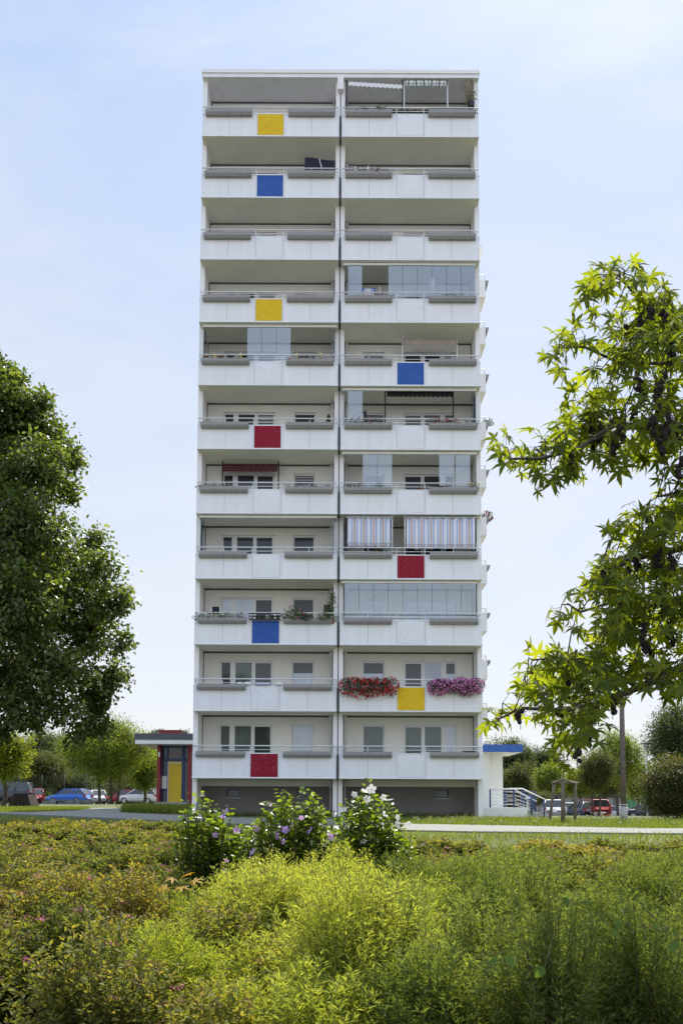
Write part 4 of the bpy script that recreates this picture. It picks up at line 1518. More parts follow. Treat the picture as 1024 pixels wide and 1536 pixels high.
# profiles: (x from rear to front, belt z), roof (x, z); car faces +x, length L
def car(label, px, py, d, heading, colour, kind='hatch', z=None):
    Lc, Wc, H = {'hatch': (4.1, 1.75, 1.46), 'suv': (4.45, 1.82, 1.66), 'van': (4.9, 1.9, 1.95), 'sedan': (4.5, 1.76, 1.43)}[kind]
    p = P(px, py, d)
    zz = float(gz(p.x, p.y)) + .035 if z is None else z
    name = 'parked_van' if kind == 'van' else 'parked_car'
    t = thing(name, label, 'van' if kind == 'van' else 'car', (p.x, p.y, zz), heading, 'parked cars')
    h = Lc / 2
    gc = .22 if kind != 'suv' else .27
    belt = {'hatch': .93, 'suv': 1.08, 'van': 1.12, 'sedan': .92}[kind]
    st = {'hatch': [(-h, .52, .62, .80), (-h + .06, .30, .86, .90), (-h + .5, gc, belt + .02, 1), (-.2, gc, belt, 1), (.75, gc, belt - .02, 1), (1.25, gc, belt - .10, .98), (h - .25, gc + .02, .74, .92), (h, .34, .58, .78)],
          'sedan': [(-h, .48, .70, .80), (-h + .06, .3, .93, .90), (-h + .6, gc, belt + .05, 1), (-.3, gc, belt, 1), (.75, gc, belt - .02, 1), (1.3, gc, belt - .10, .98), (h - .25, gc + .02, .72, .92), (h, .34, .56, .78)],
          'suv': [(-h, .55, .80, .84), (-h + .06, .36, 1.02, .92), (-h + .5, gc, belt + .02, 1), (-.2, gc, belt, 1), (.8, gc, belt - .02, 1), (1.35, gc, belt - .08, .98), (h - .22, gc + .04, .92, .93), (h, .42, .72, .82)],
          'van': [(-h, .4, 1.0, .92), (-h + .05, .32, belt, .96), (-h + .5, gc, belt, 1), (-.2, gc, belt, 1), (1.0, gc, belt, 1), (1.6, gc, belt - .06, .98), (h - .2, gc + .04, .95, .93), (h, .4, .7, .82)]}[kind]
    cab = {'hatch': ((-h + .08, -h + .50), (.15, 1.02)), 'sedan': ((-h + .62, -h + 1.25), (.2, 1.05)), 'suv': ((-h + .10, -h + .45), (.35, 1.12)), 'van': ((-h + .05, -h + .18), (1.0, 1.65))}[kind]
    # lower body: loft of rounded sections, wheel arches cut as dark discs
    vs, fs = [], []
    for x, z0, z1, wf in st:
        w_ = Wc / 2 * wf
        ring = [(w_ * .9, z0), (w_, z0 + (z1 - z0) * .3), (w_ * 1.0, z0 + (z1 - z0) * .65), (w_ * .95, z1 - .03), (w_ * .86, z1)]
        for y, z in ring + [(-y, z) for y, z in ring[::-1]]:
            vs.append((x, y, z))
    k = 10
    for i in range(len(st) - 1):
        for j in range(k):
            fs.append((i * k + j, i * k + (j + 1) % k, (i + 1) * k + (j + 1) % k, (i + 1) * k + j))
    fs += [tuple(range(k)), tuple(range((len(st) - 1) * k, len(st) * k))[::-1]]
    m = MB().add(vs, fs, 0, True)
    (rb, rt), (ft, fb) = cab
    wb_, wt_ = Wc / 2 * .88, Wc / 2 * .70
    # roof skin
    m.add([(rt, -wt_, H - .05), (rt + .25, -wt_ * .97, H), (ft - .2, -wt_ * .97, H), (ft, -wt_, H - .06), (rt, wt_, H - .05), (rt + .25, wt_ * .97, H), (ft - .2, wt_ * .97, H), (ft, wt_, H - .06)],
          [(0, 1, 5, 4), (1, 2, 6, 5), (2, 3, 7, 6), (0, 3, 2, 1), (4, 5, 6, 7), (0, 4, 7, 3)])
    def lerp(a, b, f): return tuple(a[i] + (b[i] - a[i]) * f for i in range(3))
    for s in (-1, 1):       # pillars
        for (xb, xt) in ((rb, rt), (fb, ft), ((rb + fb) / 2 - .1, (rt + ft) / 2 - .1)) + ((((rb * 2 + fb) / 3 - .1, (rt * 2 + ft) / 3 - .12),) if kind in ('suv', 'van', 'hatch') else ()):
            m.tube([(xb, s * (wb_ + .005), belt - .05), (xt, s * (wt_ + .005), H - .05)], .045, 6)
    body = m.build('body', PAINT[colour], t, False)
    vs = [(rb, -wb_, belt - .04), (fb, -wb_, belt - .08), (fb, wb_, belt - .08), (rb, wb_, belt - .04), (rt, -wt_, H - .055), (ft, -wt_, H - .065), (ft, wt_, H - .065), (rt, wt_, H - .055)]
    MB().add(vs, [(0, 1, 5, 4), (1, 2, 6, 5), (2, 3, 7, 6), (3, 0, 4, 7), (4, 5, 6, 7)]).build('window', M['carglass'], t, False)
    r = .31 if kind != 'suv' else .36
    for sx in (-h + .82, h - .85):
        for s in (-1, 1):
            w_ = MB()
            n = 18
            prof = [(r * .6, Wc / 2 - .20), (r, Wc / 2 - .19), (r, Wc / 2 - .02), (r * .9, Wc / 2 + .005), (r * .66, Wc / 2 + .008)]
            vs = [(sx + a * math.cos(2 * math.pi * q / n), s * y, r + a * math.sin(2 * math.pi * q / n)) for a, y in prof for q in range(n)]
            fs = [(i * n + q, i * n + (q + 1) % n, (i + 1) * n + (q + 1) % n, (i + 1) * n + q) for i in range(len(prof) - 1) for q in range(n)]
            w_.add(vs, fs, 0, True)
            ca = [(sx + r * 1.13 * math.cos(2 * math.pi * q / n), s * (Wc / 2 - .03), r + r * 1.13 * math.sin(2 * math.pi * q / n)) for q in range(n)]
            w_.add(ca + [(x, s * (Wc / 2 - .3), z_) for x, _, z_ in ca], [tuple(range(n))] + [(q, (q + 1) % n, n + (q + 1) % n, n + q) for q in range(n)], 0)
            wo = w_.build('wheel', M['tyre'], t, False)
            rm = MB()
            vs = [(sx, s * (Wc / 2 + .0), r)]
            for q in range(10):
                a0 = 2 * math.pi * q / 10
                vs += [(sx + r * .64 * math.cos(a0 - .2), s * (Wc / 2 + .012), r + r * .64 * math.sin(a0 - .2)), (sx + r * .64 * math.cos(a0 + .2), s * (Wc / 2 + .012), r + r * .64 * math.sin(a0 + .2))]
            rm.add(vs, [(0, 1 + 2 * q, 2 + 2 * q) for q in range(10)])
            rm.build('rim', M['rim'], wo, False)
    for s in (-1, 1):
        zl = st[0][2] + .08 if kind != 'van' else 1.0
        MB().box(-h - .005, -h + .14, *sorted((s * Wc * .32, s * Wc * .455)), zl - .02, zl + .16).build('tail_light', M['tail_red'], t, False)
        zl = st[-1][2] + .06
        MB().box(h - .22, h - .03, *sorted((s * Wc * .26, s * Wc * .42)), zl - .06, zl + .06).build('headlight', M['lamp_glass'], t, False)
    MB().box(-h - .012, -h + .02, -.26, .26, .50, .61).build('number_plate', M['fin'], t, False)
    return t

PI = math.pi
car('charcoal van standing beside the rusty skip on the left', 6, 1200, 84, rad(184), 'van', 'van')
car('dark red car half hidden between van and blue hatchback', 52, 1203, 92, rad(112), 'red')
car('bright blue hatchback seen from the side behind the slab stack', 104, 1200, 90, rad(168), 'blue')
car('small white hatchback parked nose in right of blue car', 142, 1203, 99, rad(118), 'white')
car('red car mostly hidden behind the long white hatchback', 187, 1203, 98, rad(160), 'red')
car('long white hatchback parked nearest to the entrance pavilion', 210, 1205, 88, rad(165), 'white')
car('white hatchback seen from behind next to the tree stakes', 832, 1215, 74, rad(74), 'white')
car('silver car parked between white hatchback and red off-roader', 852, 1213, 82, rad(68), 'silver')
car('shiny red off-roader seen from behind on the right', 884, 1212, 79, rad(103), 'suvred', 'suv')
car('low silver car seen between dark tree and wooden pole', 921, 1216, 92, rad(165), 'silver', 'sedan')
car('dark blue car poking out behind the big right bush', 968, 1217, 80, rad(172), 'dark')
car('black car tucked in left of the red off-roader', 873, 1218, 79, rad(100), 'dark')

# ------------------------------------------------------------------ small objects of the yard
p = gnd(30, 1210.5)
d = p.y + DD
sc = d / F
t = thing('skip_container', 'rusty brown steel skip with sloping sides standing on the lawn', 'skip', (p.x, p.y, p.z))
m = MB()
z0, z1 = p.z - .05, p.z + 19.5 * sc
xs4 = (P(11, 1209, d).x, P(48, 1209, d).x, P(41, 1193, d).x, P(20, 1193, d).x)
ya, yb_ = p.y, p.y + 1.6
m.add([(xs4[0], ya, z0), (xs4[1], ya, z0), (xs4[2], ya + .1, z1), (xs4[3], ya + .1, z1), (xs4[0], yb_, z0), (xs4[1], yb_, z0), (xs4[2], yb_ - .1, z1), (xs4[3], yb_ - .1, z1)],
      [(0, 1, 2, 3), (5, 4, 7, 6), (1, 5, 6, 2), (4, 0, 3, 7), (0, 4, 5, 1)])
m.build('body', M['rust'], t)
m = MB().box(xs4[3] - .02, xs4[2] + .02, ya + .07, ya + .13, z1 - .01, z1 + .03).box(xs4[3] - .02, xs4[2] + .02, yb_ - .13, yb_ - .07, z1 - .01, z1 + .03)
m.box(xs4[3] - .02, xs4[3] + .03, ya + .13, yb_ - .13, z1 - .01, z1 + .03).box(xs4[2] - .03, xs4[2] + .02, ya + .13, yb_ - .13, z1 - .01, z1 + .03)
m.build('rim', M['rust'], t)
m = MB()
for f_ in (.3, .5, .7):
    a = Vector((xs4[0] + (xs4[1] - xs4[0]) * f_, ya - .03, z0)); b = Vector((xs4[3] + (xs4[2] - xs4[3]) * f_, ya + .07, z1))
    m.tube([a, b], .022, 4)
m.build('rib', M['rust'], t)

d = 72.0
rng_ = random.Random(4)
t = thing('slab_stack', 'long low stack of grey concrete slabs in front of blue car', 'slab stack', P(98, 1208, d))
m = MB()
for i_ in range(6):
    xa = P(62 + i_ * 12.2, 1208, d).x
    xb2 = P(62 + (i_ + 1) * 12.2, 1208, d).x - .04
    zg = float(gz(xa, d - DD))
    for j_ in range(rng_.choice((2, 3, 3))):
        o1 = rng_.uniform(-.06, .06)
        m.box(xa + o1, xb2 + o1, d - DD + o1, d - DD + .8 + o1, zg + j_ * .13 - .02, zg + j_ * .13 + .10)
m.build('slab', mat('stacked_slabs', (.16, .165, .17), .9, var=.3, scale=2), t)

# tree stakes with the young tree they hold
ds_ = 28.0
stp = [(827.5, 1174, 1233), (843, 1170, 1237.5), (862, 1175, 1232)]
t = thing('tree_stakes', 'three weathered wooden stakes joined by a top rail round a young tree', 'tree stakes', P(845, 1235, ds_))
tops = []
dd3 = (28.9, 27.0, 29.2)
for (px, a, b), dq in zip(stp, dd3):
    A, B = P(px + (3.5 if px < 840 else 0), a, dq), P(px - (4 if px < 830 else 0), b, dq)
    A.z = P(845, 1173, 28.0).z + .04 * (px == 843)
    tops.append(A)
    MB().tube([(B.x, B.y, float(gz(B.x, B.y)) - .05), A + Vector((0, 0, .05))], .046, 8).build('post', M['wood'], t)
for a, b in ((tops[0], tops[1]), (tops[1], tops[2]), (tops[0], tops[2])):
    MB().tube([a + (a - b).normalized() * .1, b + (b - a).normalized() * .1], .04, 6).build('rail', M['wood'], t)

# wooden pole with a pale foot
dp = 31.0
b0 = P(935, 1231, dp)
zg = float(gz(b0.x, b0.y))
tp = P(931.5, 1040, dp)
t = thing('utility_pole', 'tall weathered wooden pole with a pale concrete foot on right lawn', 'pole', (b0.x, b0.y, zg))
MB().tube([(b0.x, b0.y, zg + .5), ((b0.x + tp.x) / 2, b0.y, (zg + tp.z) / 2), (tp.x, tp.y, tp.z)], .095, 12, r2=.08).build('shaft', M['pole'], t)
MB().tube([(b0.x, b0.y, zg - .1), (b0.x, b0.y, zg + .56)], .135, 12, r2=.125).build('foot', M['concrete'], t)
MB().tube([(b0.x, b0.y, zg + .5), (b0.x, b0.y, zg + .53)], .14, 12).build('collar', M['rust'], t)

# mushroom lamp
dl = 62.0
tp = P(968, 1113, dl)
zg = float(gz(tp.x, tp.y))
t = thing('street_lamp', 'slim street lamp with flat round cap among the right trees', 'street lamp', (tp.x, tp.y, zg))
MB().tube([(tp.x, tp.y, zg), (tp.x, tp.y, tp.z - .55)], .05, 8).build('post', M['steel'], t)
MB().lathe(tp + Vector((0, 0, -.55)), [(.06, 0), (.17, .15), (.19, .42), (.16, .45)]).build('lamp_shade', M['lamp_glass'], t)
MB().lathe(tp + Vector((0, 0, -.099)), [(.40, 0), (.38, .04), (.12, .11)]).build('cap', M['planter'], t)

# pale disc at the foot of the dark tree
p = P(897, 1224, 46)
t = thing('tree_stump', 'pale round cut stump face at the foot of dark tree', 'stump', (p.x, p.y, float(gz(p.x, p.y))))
n = 16
m = MB()
rr = .20
vs = []
for y in (p.y, p.y + .35):
    for q in range(n):
        a = 2 * math.pi * q / n
        vs.append((p.x + rr * math.cos(a) * (1 + .06 * math.sin(3 * a)), y, p.z + rr * math.sin(a)))
m.add(vs, [(q, (q + 1) % n, n + (q + 1) % n, n + q) for q in range(n)] + [tuple(range(n, 2 * n))], 0)
m.build('bark', M['bark'], t)
MB().add([(x, y - .002, z) for x, y, z in vs[:n]], [tuple(range(n))[::-1]], 0).build('cut_face', mat('cut_wood', (.42, .36, .27), .8, var=.2, scale=12), t)

# fence behind the left car park, board by the ramp, screens at right
df = 104.0
t = thing('mesh_fence', 'dark wire mesh fence on thin posts behind the left parked cars', 'fence', (P(100, 1200, df).x, df - DD, .4))
fp = MB(); fw = MB()
pxs = list(range(-40, 290, 34))
for px in pxs:
    a = P(px, 1208, df); b = P(px, 1162, df)
    fp = MB().tube([(a.x, a.y, float(gz(a.x, a.y)) - .1), (a.x, a.y, b.z)], .045, 6)
    fp.build('post', M['black'], t)
xa, xb2 = P(pxs[0], 1200, df).x, P(pxs[-1], 1200, df).x
zt_, zb_ = P(100, 1164, df).z, .5
for i_ in range(14):
    z = zb_ + (zt_ - zb_) * i_ / 13
    fw.tube([(xa, df - DD, z), (xb2, df - DD, z)], .008, 4)
n = int((xb2 - xa) / .4)
for i_ in range(n):
    x = xa + (xb2 - xa) * i_ / n
    fw.tube([(x, df - DD, zb_), (x, df - DD, zt_)], .006, 4)
fw.build('wire_mesh', M['black'], t)

dg = 118.0
t = thing('green_screen_wall', 'green panelled court wall beyond the right car park', 'screen wall', P(950, 1212, dg))
m = MB(); gp = mat('green_panel', (.05, .22, .10), .5, var=.2, scale=1)
xa, xb2 = P(936, 1210, dg).x, P(972, 1210, dg).x
zt_ = P(950, 1193, dg).z
zg = float(gz(xa, dg - DD))
nn = 4
for i_ in range(nn):
    a = xa + (xb2 - xa) * i_ / nn
    b = xa + (xb2 - xa) * (i_ + 1) / nn
    MB().box(a + .04, b - .04, dg - DD, dg - DD + .08, zg, zt_).build('panel', gp, t)
for i_ in range(nn + 1):
    a = xa + (xb2 - xa) * i_ / nn
    MB().box(a - .04, a + .04, dg - DD - .03, dg - DD + .1, zg, zt_ + .1).build('post', M['planter'], t)

dw = 125.0
t = thing('long_shed', 'long low dark shed with flat roof across the right background', 'shed', (P(850, 1200, dw).x, dw - DD, -1))
xa, xb2 = P(752, 1200, dw).x, P(940, 1200, dw).x
z0, z1 = -1.3, P(850, 1193.5, dw).z
MB().box(xa, xb2, dw - DD, dw - DD + 6, z0, z1).build('wall', M['plinth'], t)
MB().box(xa - .3, xb2 + .3, dw - DD - .4, dw - DD + 6.4, z1, z1 + .25).build('roof', M['gap'], t)
for i_ in range(9):
    x = xa + (xb2 - xa) * (i_ + .4) / 9
    MB().box(x, x + 1.1, dw - DD - .05, dw - DD - .002, z0 + .3, z1 - .3).build('door', M['rust'] if i_ % 3 == 0 else M['planter'], t)

db = 52.0
a, b = P(786, 1199.5, db), P(795.5, 1192, db)
zg = float(gz(a.x, a.y))
t = thing('notice_board', 'small blue and white notice board behind the ramp railing', 'notice board', (a.x, a.y, zg))
MB().tube([((a.x + b.x) / 2, a.y + .04, zg), ((a.x + b.x) / 2, a.y + .04, a.z)], .03, 6).build('post', M['steel'], t)
MB().box(a.x, b.x, a.y, a.y + .03, a.z, b.z).build('board', M['blue_b'], t)
MB().box(a.x + .06, b.x - .06, a.y - .008, a.y - .001, a.z + .04, a.z + (b.z - a.z) * .55).build('sheet', M['fin'], t)

# blue barrier rails behind the ramp
dbr = 58.0
t = thing('barrier_rail', 'blue tubular barrier with three rails behind the porch ramp', 'barrier', (P(780, 1210, dbr).x, dbr - DD, -.2))
xa, xb2 = P(754, 1200, dbr).x, P(803, 1200, dbr).x
zz = [P(780, y, dbr).z for y in (1188, 1194.5, 1201)]
m = MB()
for z in zz:
    m.tube([(xa, dbr - DD, z), (xb2, dbr - DD, z)], .035, 6)
m.build('rail', M['blue_m'], t)
for i_ in range(4):
    x = xa + (xb2 - xa) * (i_ + .02) / 3.05
    MB().tube([(x, dbr - DD, float(gz(x, dbr - DD)) - .05), (x, dbr - DD, zz[0])], .045, 6).build('post', M['blue_m'], t)
# ------------------------------------------------------------------ trees
def tree(name, label, cat, base, trunk_r, lobes, leafm, leaf, dens, tpl=T_DIAM, bark='bark', per=12, group=None, trunks=None, seed=0, twig=.55, droop=0.0, crown='crown', limb_r=None):
    """lobes: (centre, radius) in world space. Leaves hang in sprays at twig ends spread through each lobe."""
    rng = np.random.default_rng(seed + 100)
    base = Vector(base)
    t = thing(name, label, cat, base, group=group)
    lc = np.array([list(c) for c, r in lobes])
    lr = np.array([r for c, r in lobes])
    nt_ = np.maximum(6, (dens * lr ** 2).astype(int))
    idx = np.repeat(np.arange(len(lobes)), nt_)
    n = len(idx)
    d = rdir(n, rng)
    d[:, 2] *= .85
    r = rng.uniform(.05, 1, n) ** .45
    ends = lc[idx] + d * (r * lr[idx])[:, None]
    out = nrm(d + np.array([0, 0, .25 - droop]))
    # sprays of leaves
    k = per
    E_ = np.repeat(ends, k, 0)
    O_2 = np.repeat(out, k, 0)
    sp = twig * np.repeat(lr[idx], k) ** .3
    pos = E_ + rng.normal(size=(n * k, 3)) * (sp * .30)[:, None] + O_2 * (rng.uniform(-.5, .35, n * k) * sp)[:, None]
    yd = O_2 * .7 + rdir(n * k, rng) * .9 + np.array([0, 0, -.35 - droop])
    zd = rdir(n * k, rng) * .7 + np.array([0, 0, 1.0])
    tn = np.clip(np.repeat(rng.normal(.5, .22, n), k) + rng.normal(0, .16, n * k), 0, 1)
    groups = [(*scatter(tpl, pos, yd, zd, leaf * rng.uniform(.65, 1.25, n * k), tn), 0)]
    # twigs inside the crown
    A = lc[idx] + rng.normal(0, .1, (n, 3)) * lr[idx][:, None]
    w_ = rng.uniform(0, 1, n) < .6
    mid = (A * .35 + ends * .65) + rng.normal(0, .05, (n, 3)) * lr[idx][:, None] - np.array([0, 0, .04])
    s0 = max(.006, trunk_r * .07)
    g1 = sticks(A[w_], mid[w_], s0, s0 * .6)
    g2 = sticks(mid[w_], ends[w_], s0 * .6, s0 * .25)
    groups += [(*g1, 1), (*g2, 1)]
    big_obj(crown, groups, [L[leafm], M[bark]], t)
    # trunk and limbs
    m = MB()
    trunks = trunks or [(base, None)]
    cz = sorted(lobes, key=lambda q: q[0][2])
    top = Vector(lc.mean(0)); top.z = float(lc[:, 2].max())
    forks = []
    for i_, (b, tp) in enumerate(trunks):
        b = Vector(b)
        e = Vector(tp) if tp is not None else Vector((top.x * .5 + b.x * .5, top.y * .5 + b.y * .5, b.z + (top.z - b.z) * .72))
        pts = []
        for s in range(7):
            f = s / 6
            q = b.lerp(e, f)
            wob = trunk_r * .9 * math.sin(f * math.pi)
            pts.append(q + Vector((math.sin(f * 4 + seed + i_) * wob, math.cos(f * 3.3 + i_) * wob, 0)))
        pts[0].z -= .15
        m.tube(pts, trunk_r, 9, r2=trunk_r * .3)
        m.tube([pts[0] + Vector((0, 0, -.05)), pts[0] + Vector((0, 0, .35 + trunk_r))], trunk_r * 1.45, 9, r2=trunk_r * 1.0, cap=False)
        forks += pts[2:]
    for c, r_ in zip(lc, lr):
        c = Vector(c)
        best = min(forks, key=lambda q: (q - c).length + max(0, q.z - c.z) * 1.2)
        lr_ = limb_r or trunk_r * .32
        mid_ = best.lerp(c, .5) + Vector((0, 0, .12 * (c - best).length * (.5 if droop == 0 else 1.0)))
        bend = Vector((rng.normal(0, .12), rng.normal(0, .12), 0)) * (c - best).length * .5
        m.tube([best, best.lerp(mid_, .5) + bend * .5, mid_ + bend, mid_.lerp(c, .5) + bend * .4, c], max(.010, lr_), 6, r2=max(.005, lr_ * .25), cap=False)
    m.build('trunk', M[bark], t)
    return t


def auto_lobes(c, rx, ry, rz, n, rl, seed):
    rng = random.Random(seed)
    out = []
    for i_ in range(n):
        a = i_ * 2.399 + rng.uniform(-.4, .4)
        v = 1 - 2 * (i_ + .5) / n
        h = math.sqrt(max(0, 1 - v * v))
        f = rng.uniform(.55, .95)
        out.append(((c[0] + rx * h * math.cos(a) * f, c[1] + ry * h * math.sin(a) * f, c[2] + rz * v * f), rl * rng.uniform(.7, 1.2)))
    out.append((tuple(c), rl * 1.1))
    return out


def far_tree(label, px, d, ytop, ybot, wpx, leafm, name='broadleaf_tree', leaf=.20, dens=55, group=None, n=16, seed=None, trunk_r=.16, bark='bark', trunks=None, per=11, base_px=None, crown='crown', cat='tree'):
    seed = int(px * 7 + d) if seed is None else seed
    t_, b_ = P(px, ytop, d), P(px, ybot, d)
    w = wpx * d / F / 2
    c = (t_ + b_) / 2
    h = (t_.z - b_.z) / 2
    bx = P(base_px, 1205, d).x if base_px else c.x
    zg = float(gz(bx, c.y))
    rl = min(w, h) * .52
    lobes = auto_lobes((c.x, c.y, c.z), max(.1, w - rl * .6), max(.1, w * .9 - rl * .6), max(.1, h - rl * .6), n, rl, seed)
    if trunks:
        tr = []
        for bpx, tpx, tpy in trunks:
            b = P(bpx, 1205, d); tr.append(((b.x, c.y + (bpx % 3) * .3, float(gz(b.x, c.y))), P(tpx, tpy, d)))
        trunks = tr
    return tree(name, label, cat, (bx, c.y, zg), trunk_r, lobes, leafm, leaf, dens / max(.6, rl) ** 1.0, group=group, seed=seed, bark=bark, trunks=trunks, per=per, twig=.5 * max(.7, rl ** .5), crown=crown)


# big tree at the left edge
D1 = 18.0
spec = [(-60, 620, 110, 0), (0, 605, 70, 0), (40, 640, 55, .3), (-20, 720, 100, 0), (55, 700, 55, -.5), (95, 682, 33, 0), (98, 735, 30, .4), (30, 790, 85, -.6), (105, 845, 50, .2),
        (140, 815, 30, .5), (150, 850, 36, -.4), (178, 900, 28, 0), (60, 900, 90, 0), (135, 945, 55, .3), (182, 965, 22, -.3), (172, 1010, 30, .1), (90, 1000, 60, -.5), (20, 1000, 75, .4),
        (20, 900, 90, -.8), (150, 1062, 26, .2), (128, 1088, 22, 0), (48, 1085, 24, .3), (5, 1092, 28, 0), (-80, 900, 120, .5), (-100, 760, 120, 0), (-90, 1040, 90, 0), (0, 552, 30, 0), (22, 575, 30, .2), (60, 610, 26, 0), (100, 1068, 28, -.3), (140, 1040, 36, 0), (20, 1062, 36, -.4), (62, 1050, 34, .2), (150, 1092, 22, .1), (118, 1100, 20, -.2), (75, 655, 36, .2), (150, 900, 40, -.2),
        (-200, 800, 140, .6), (-190, 960, 120, -.6), (-170, 660, 110, 0), (-60, 800, 110, 2.0), (40, 860, 90, 1.8)]
lobes = []
for x, y, r, dz in spec:
    lobes.append((tuple(P(x, y, D1 + dz * 1.6)), r * .92 * D1 / F))
b = P(-120, 1200, D1)
tree('tall_tree', 'tall dense dark green tree at the left edge with ragged drooping crown', 'tree', (b.x, b.y, float(gz(b.x, b.y))), .27, lobes, 'lime', .086, 190, tpl=T_BROAD, per=25, seed=3, twig=.34, limb_r=.02,
     trunks=[((b.x, b.y, float(gz(b.x, b.y))), P(-100, 640, D1))], droop=.15)

# left background
far_tree('sunlit yellow green tree at far left edge below the dark crown', 8, 58, 1088, 1180, 84, 'fary', leaf=.17, dens=80)
far_tree('dark tall tree behind the far left car park', 62, 132, 1090, 1190, 80, 'far', leaf=.30, dens=60)
far_tree('dark round tree standing left of the multi-stemmed tree', 92, 140, 1092, 1180, 70, 'far', leaf=.30, dens=60)
far_tree('mid green tree with pale leaves above the dark red car', 66, 112, 1120, 1195, 76, 'olive', leaf=.24, dens=60)
far_tree('dark tree behind the charcoal van', 12, 125, 1100, 1200, 90, 'far', leaf=.28, dens=60)
far_tree('large light green multi-stemmed tree between blue car and pavilion', 163, 78, 1066, 1180, 150, 'farl', leaf=.17, dens=85, n=26, trunk_r=.14, name='multi_stemmed_tree',
         trunks=[(150, 140, 1110), (164, 165, 1100), (173, 190, 1110)], base_px=163)
far_tree('light green tree directly left of the entrance pavilion', 218, 84, 1105, 1195, 70, 'farl', leaf=.18, dens=75)
far_tree('bluish green pine rising behind the pavilion roof, right one', 270, 128, 1077, 1170, 44, 'pine', 'pine_tree', leaf=.30, dens=38, n=12)
far_tree('bluish green pine rising behind the pavilion roof, left one', 237, 130, 1084, 1170, 36, 'pine', 'pine_tree', leaf=.30, dens=38, n=11)
far_tree('shaded shrubby tree behind the white hatchbacks', 195, 112, 1150, 1206, 90, 'olive', leaf=.22, dens=60)
far_tree('shaded shrubby tree behind the blue hatchback', 112, 116, 1150, 1206, 80, 'far', leaf=.22, dens=60)
far_tree('shaded shrubby tree behind the rusty skip', 36, 118, 1152, 1206, 90, 'far', leaf=.22, dens=60)
# right background
far_tree('tall dark tree behind the white porch canopy', 765, 128, 1102, 1190, 90, 'far', leaf=.28, dens=62, n=18)
far_tree('dark wide tree right of the porch canopy', 812, 136, 1112, 1195, 74, 'far', leaf=.28, dens=60)
far_tree('olive rounded tree beside the porch wall', 774, 88, 1142, 1206, 62, 'olive', leaf=.19, dens=70)
far_tree('light green loose tree behind the tree stakes', 822, 96, 1138, 1200, 54, 'farl', leaf=.19, dens=60)
far_tree('yellow green shrub lit by sun behind the red off-roader', 868, 100, 1150, 1200, 60, 'fary', leaf=.2, dens=60)
far_tree('dark small tree with bent stems beside the red off-roader', 893, 46, 1118, 1196, 66, 'olive', leaf=.10, dens=105, trunk_r=.06, n=18, trunks=[(893, 885, 1150), (897, 905, 1150)], base_px=895, name='small_tree')
far_tree('tall pale green tree standing behind the wooden pole', 925, 76, 1078, 1190, 92, 'farl', leaf=.16, dens=58, n=20, trunk_r=.12)
far_tree('bright green tree between the pole and the street lamp', 955, 100, 1130, 1205, 54, 'farl', leaf=.2, dens=55)
far_tree('dense tall tree at the right edge behind the big bush', 1012, 62, 1040, 1180, 104, 'far', leaf=.15, dens=80, n=22)
far_tree('olive tree filling the gap behind the silver sedan', 905, 116, 1128, 1200, 70, 'olive', leaf=.24, dens=60)
far_tree('large dense bush with reddish tips at right edge of the lawn', 1012, 34, 1124, 1240, 108, 'bush', name='large_bush', leaf=.075, dens=230, n=30, trunk_r=.05, crown='foliage', cat='bush', per=12)
far_tree('rounded low shrub behind the blue barrier', 808, 84, 1183, 1212, 40, 'olive', name='round_shrub', leaf=.12, dens=90, n=10, trunk_r=.04, crown='foliage', cat='shrub')
# young staked tree
a = P(846, 1236, 28.3)
lob = [(tuple(P(846 + dx, y, 28.3)), r) for dx, y, r in ((0, 1120, .34), (-9, 1105, .28), (10, 1100, .3), (2, 1080, .3), (-6, 1060, .25), (6, 1055, .25))]
tree('young_tree', 'slender young tree rising between the three wooden stakes', 'tree', (a.x, a.y, 0), .028, lob, 'farl', .09, 120, per=9, seed=8, twig=.25, bark='barkl')
# distant wood closing the horizon
rng = np.random.default_rng(77)
n = 52000
ang = rng.uniform(-.62, .62, n)
dist = rng.uniform(185, 240, n)
hx = CX + dist * np.tan(ang)
top = 8.0 + 2.2 * np.sin(ang * 41) + 1.6 * np.sin(ang * 97 + 1) + 1.0 * np.sin(ang * 211)
hz = -1.5 + (top + 1.5) * rng.uniform(0, 1, n) ** .8
pos = np.stack([hx, dist - DD, hz], 1)
o = big_obj('distant_woods', [(*scatter(T_DIAM, pos, rdir(n, rng), rdir(n, rng) + np.array([0, -.6, .6]), rng.uniform(.8, 1.7, n), rng.uniform(0, 1, n)), 0)], [L['far']])
tag(o, 'band of distant dark green woods along the horizon', 'woods', kind='stuff')

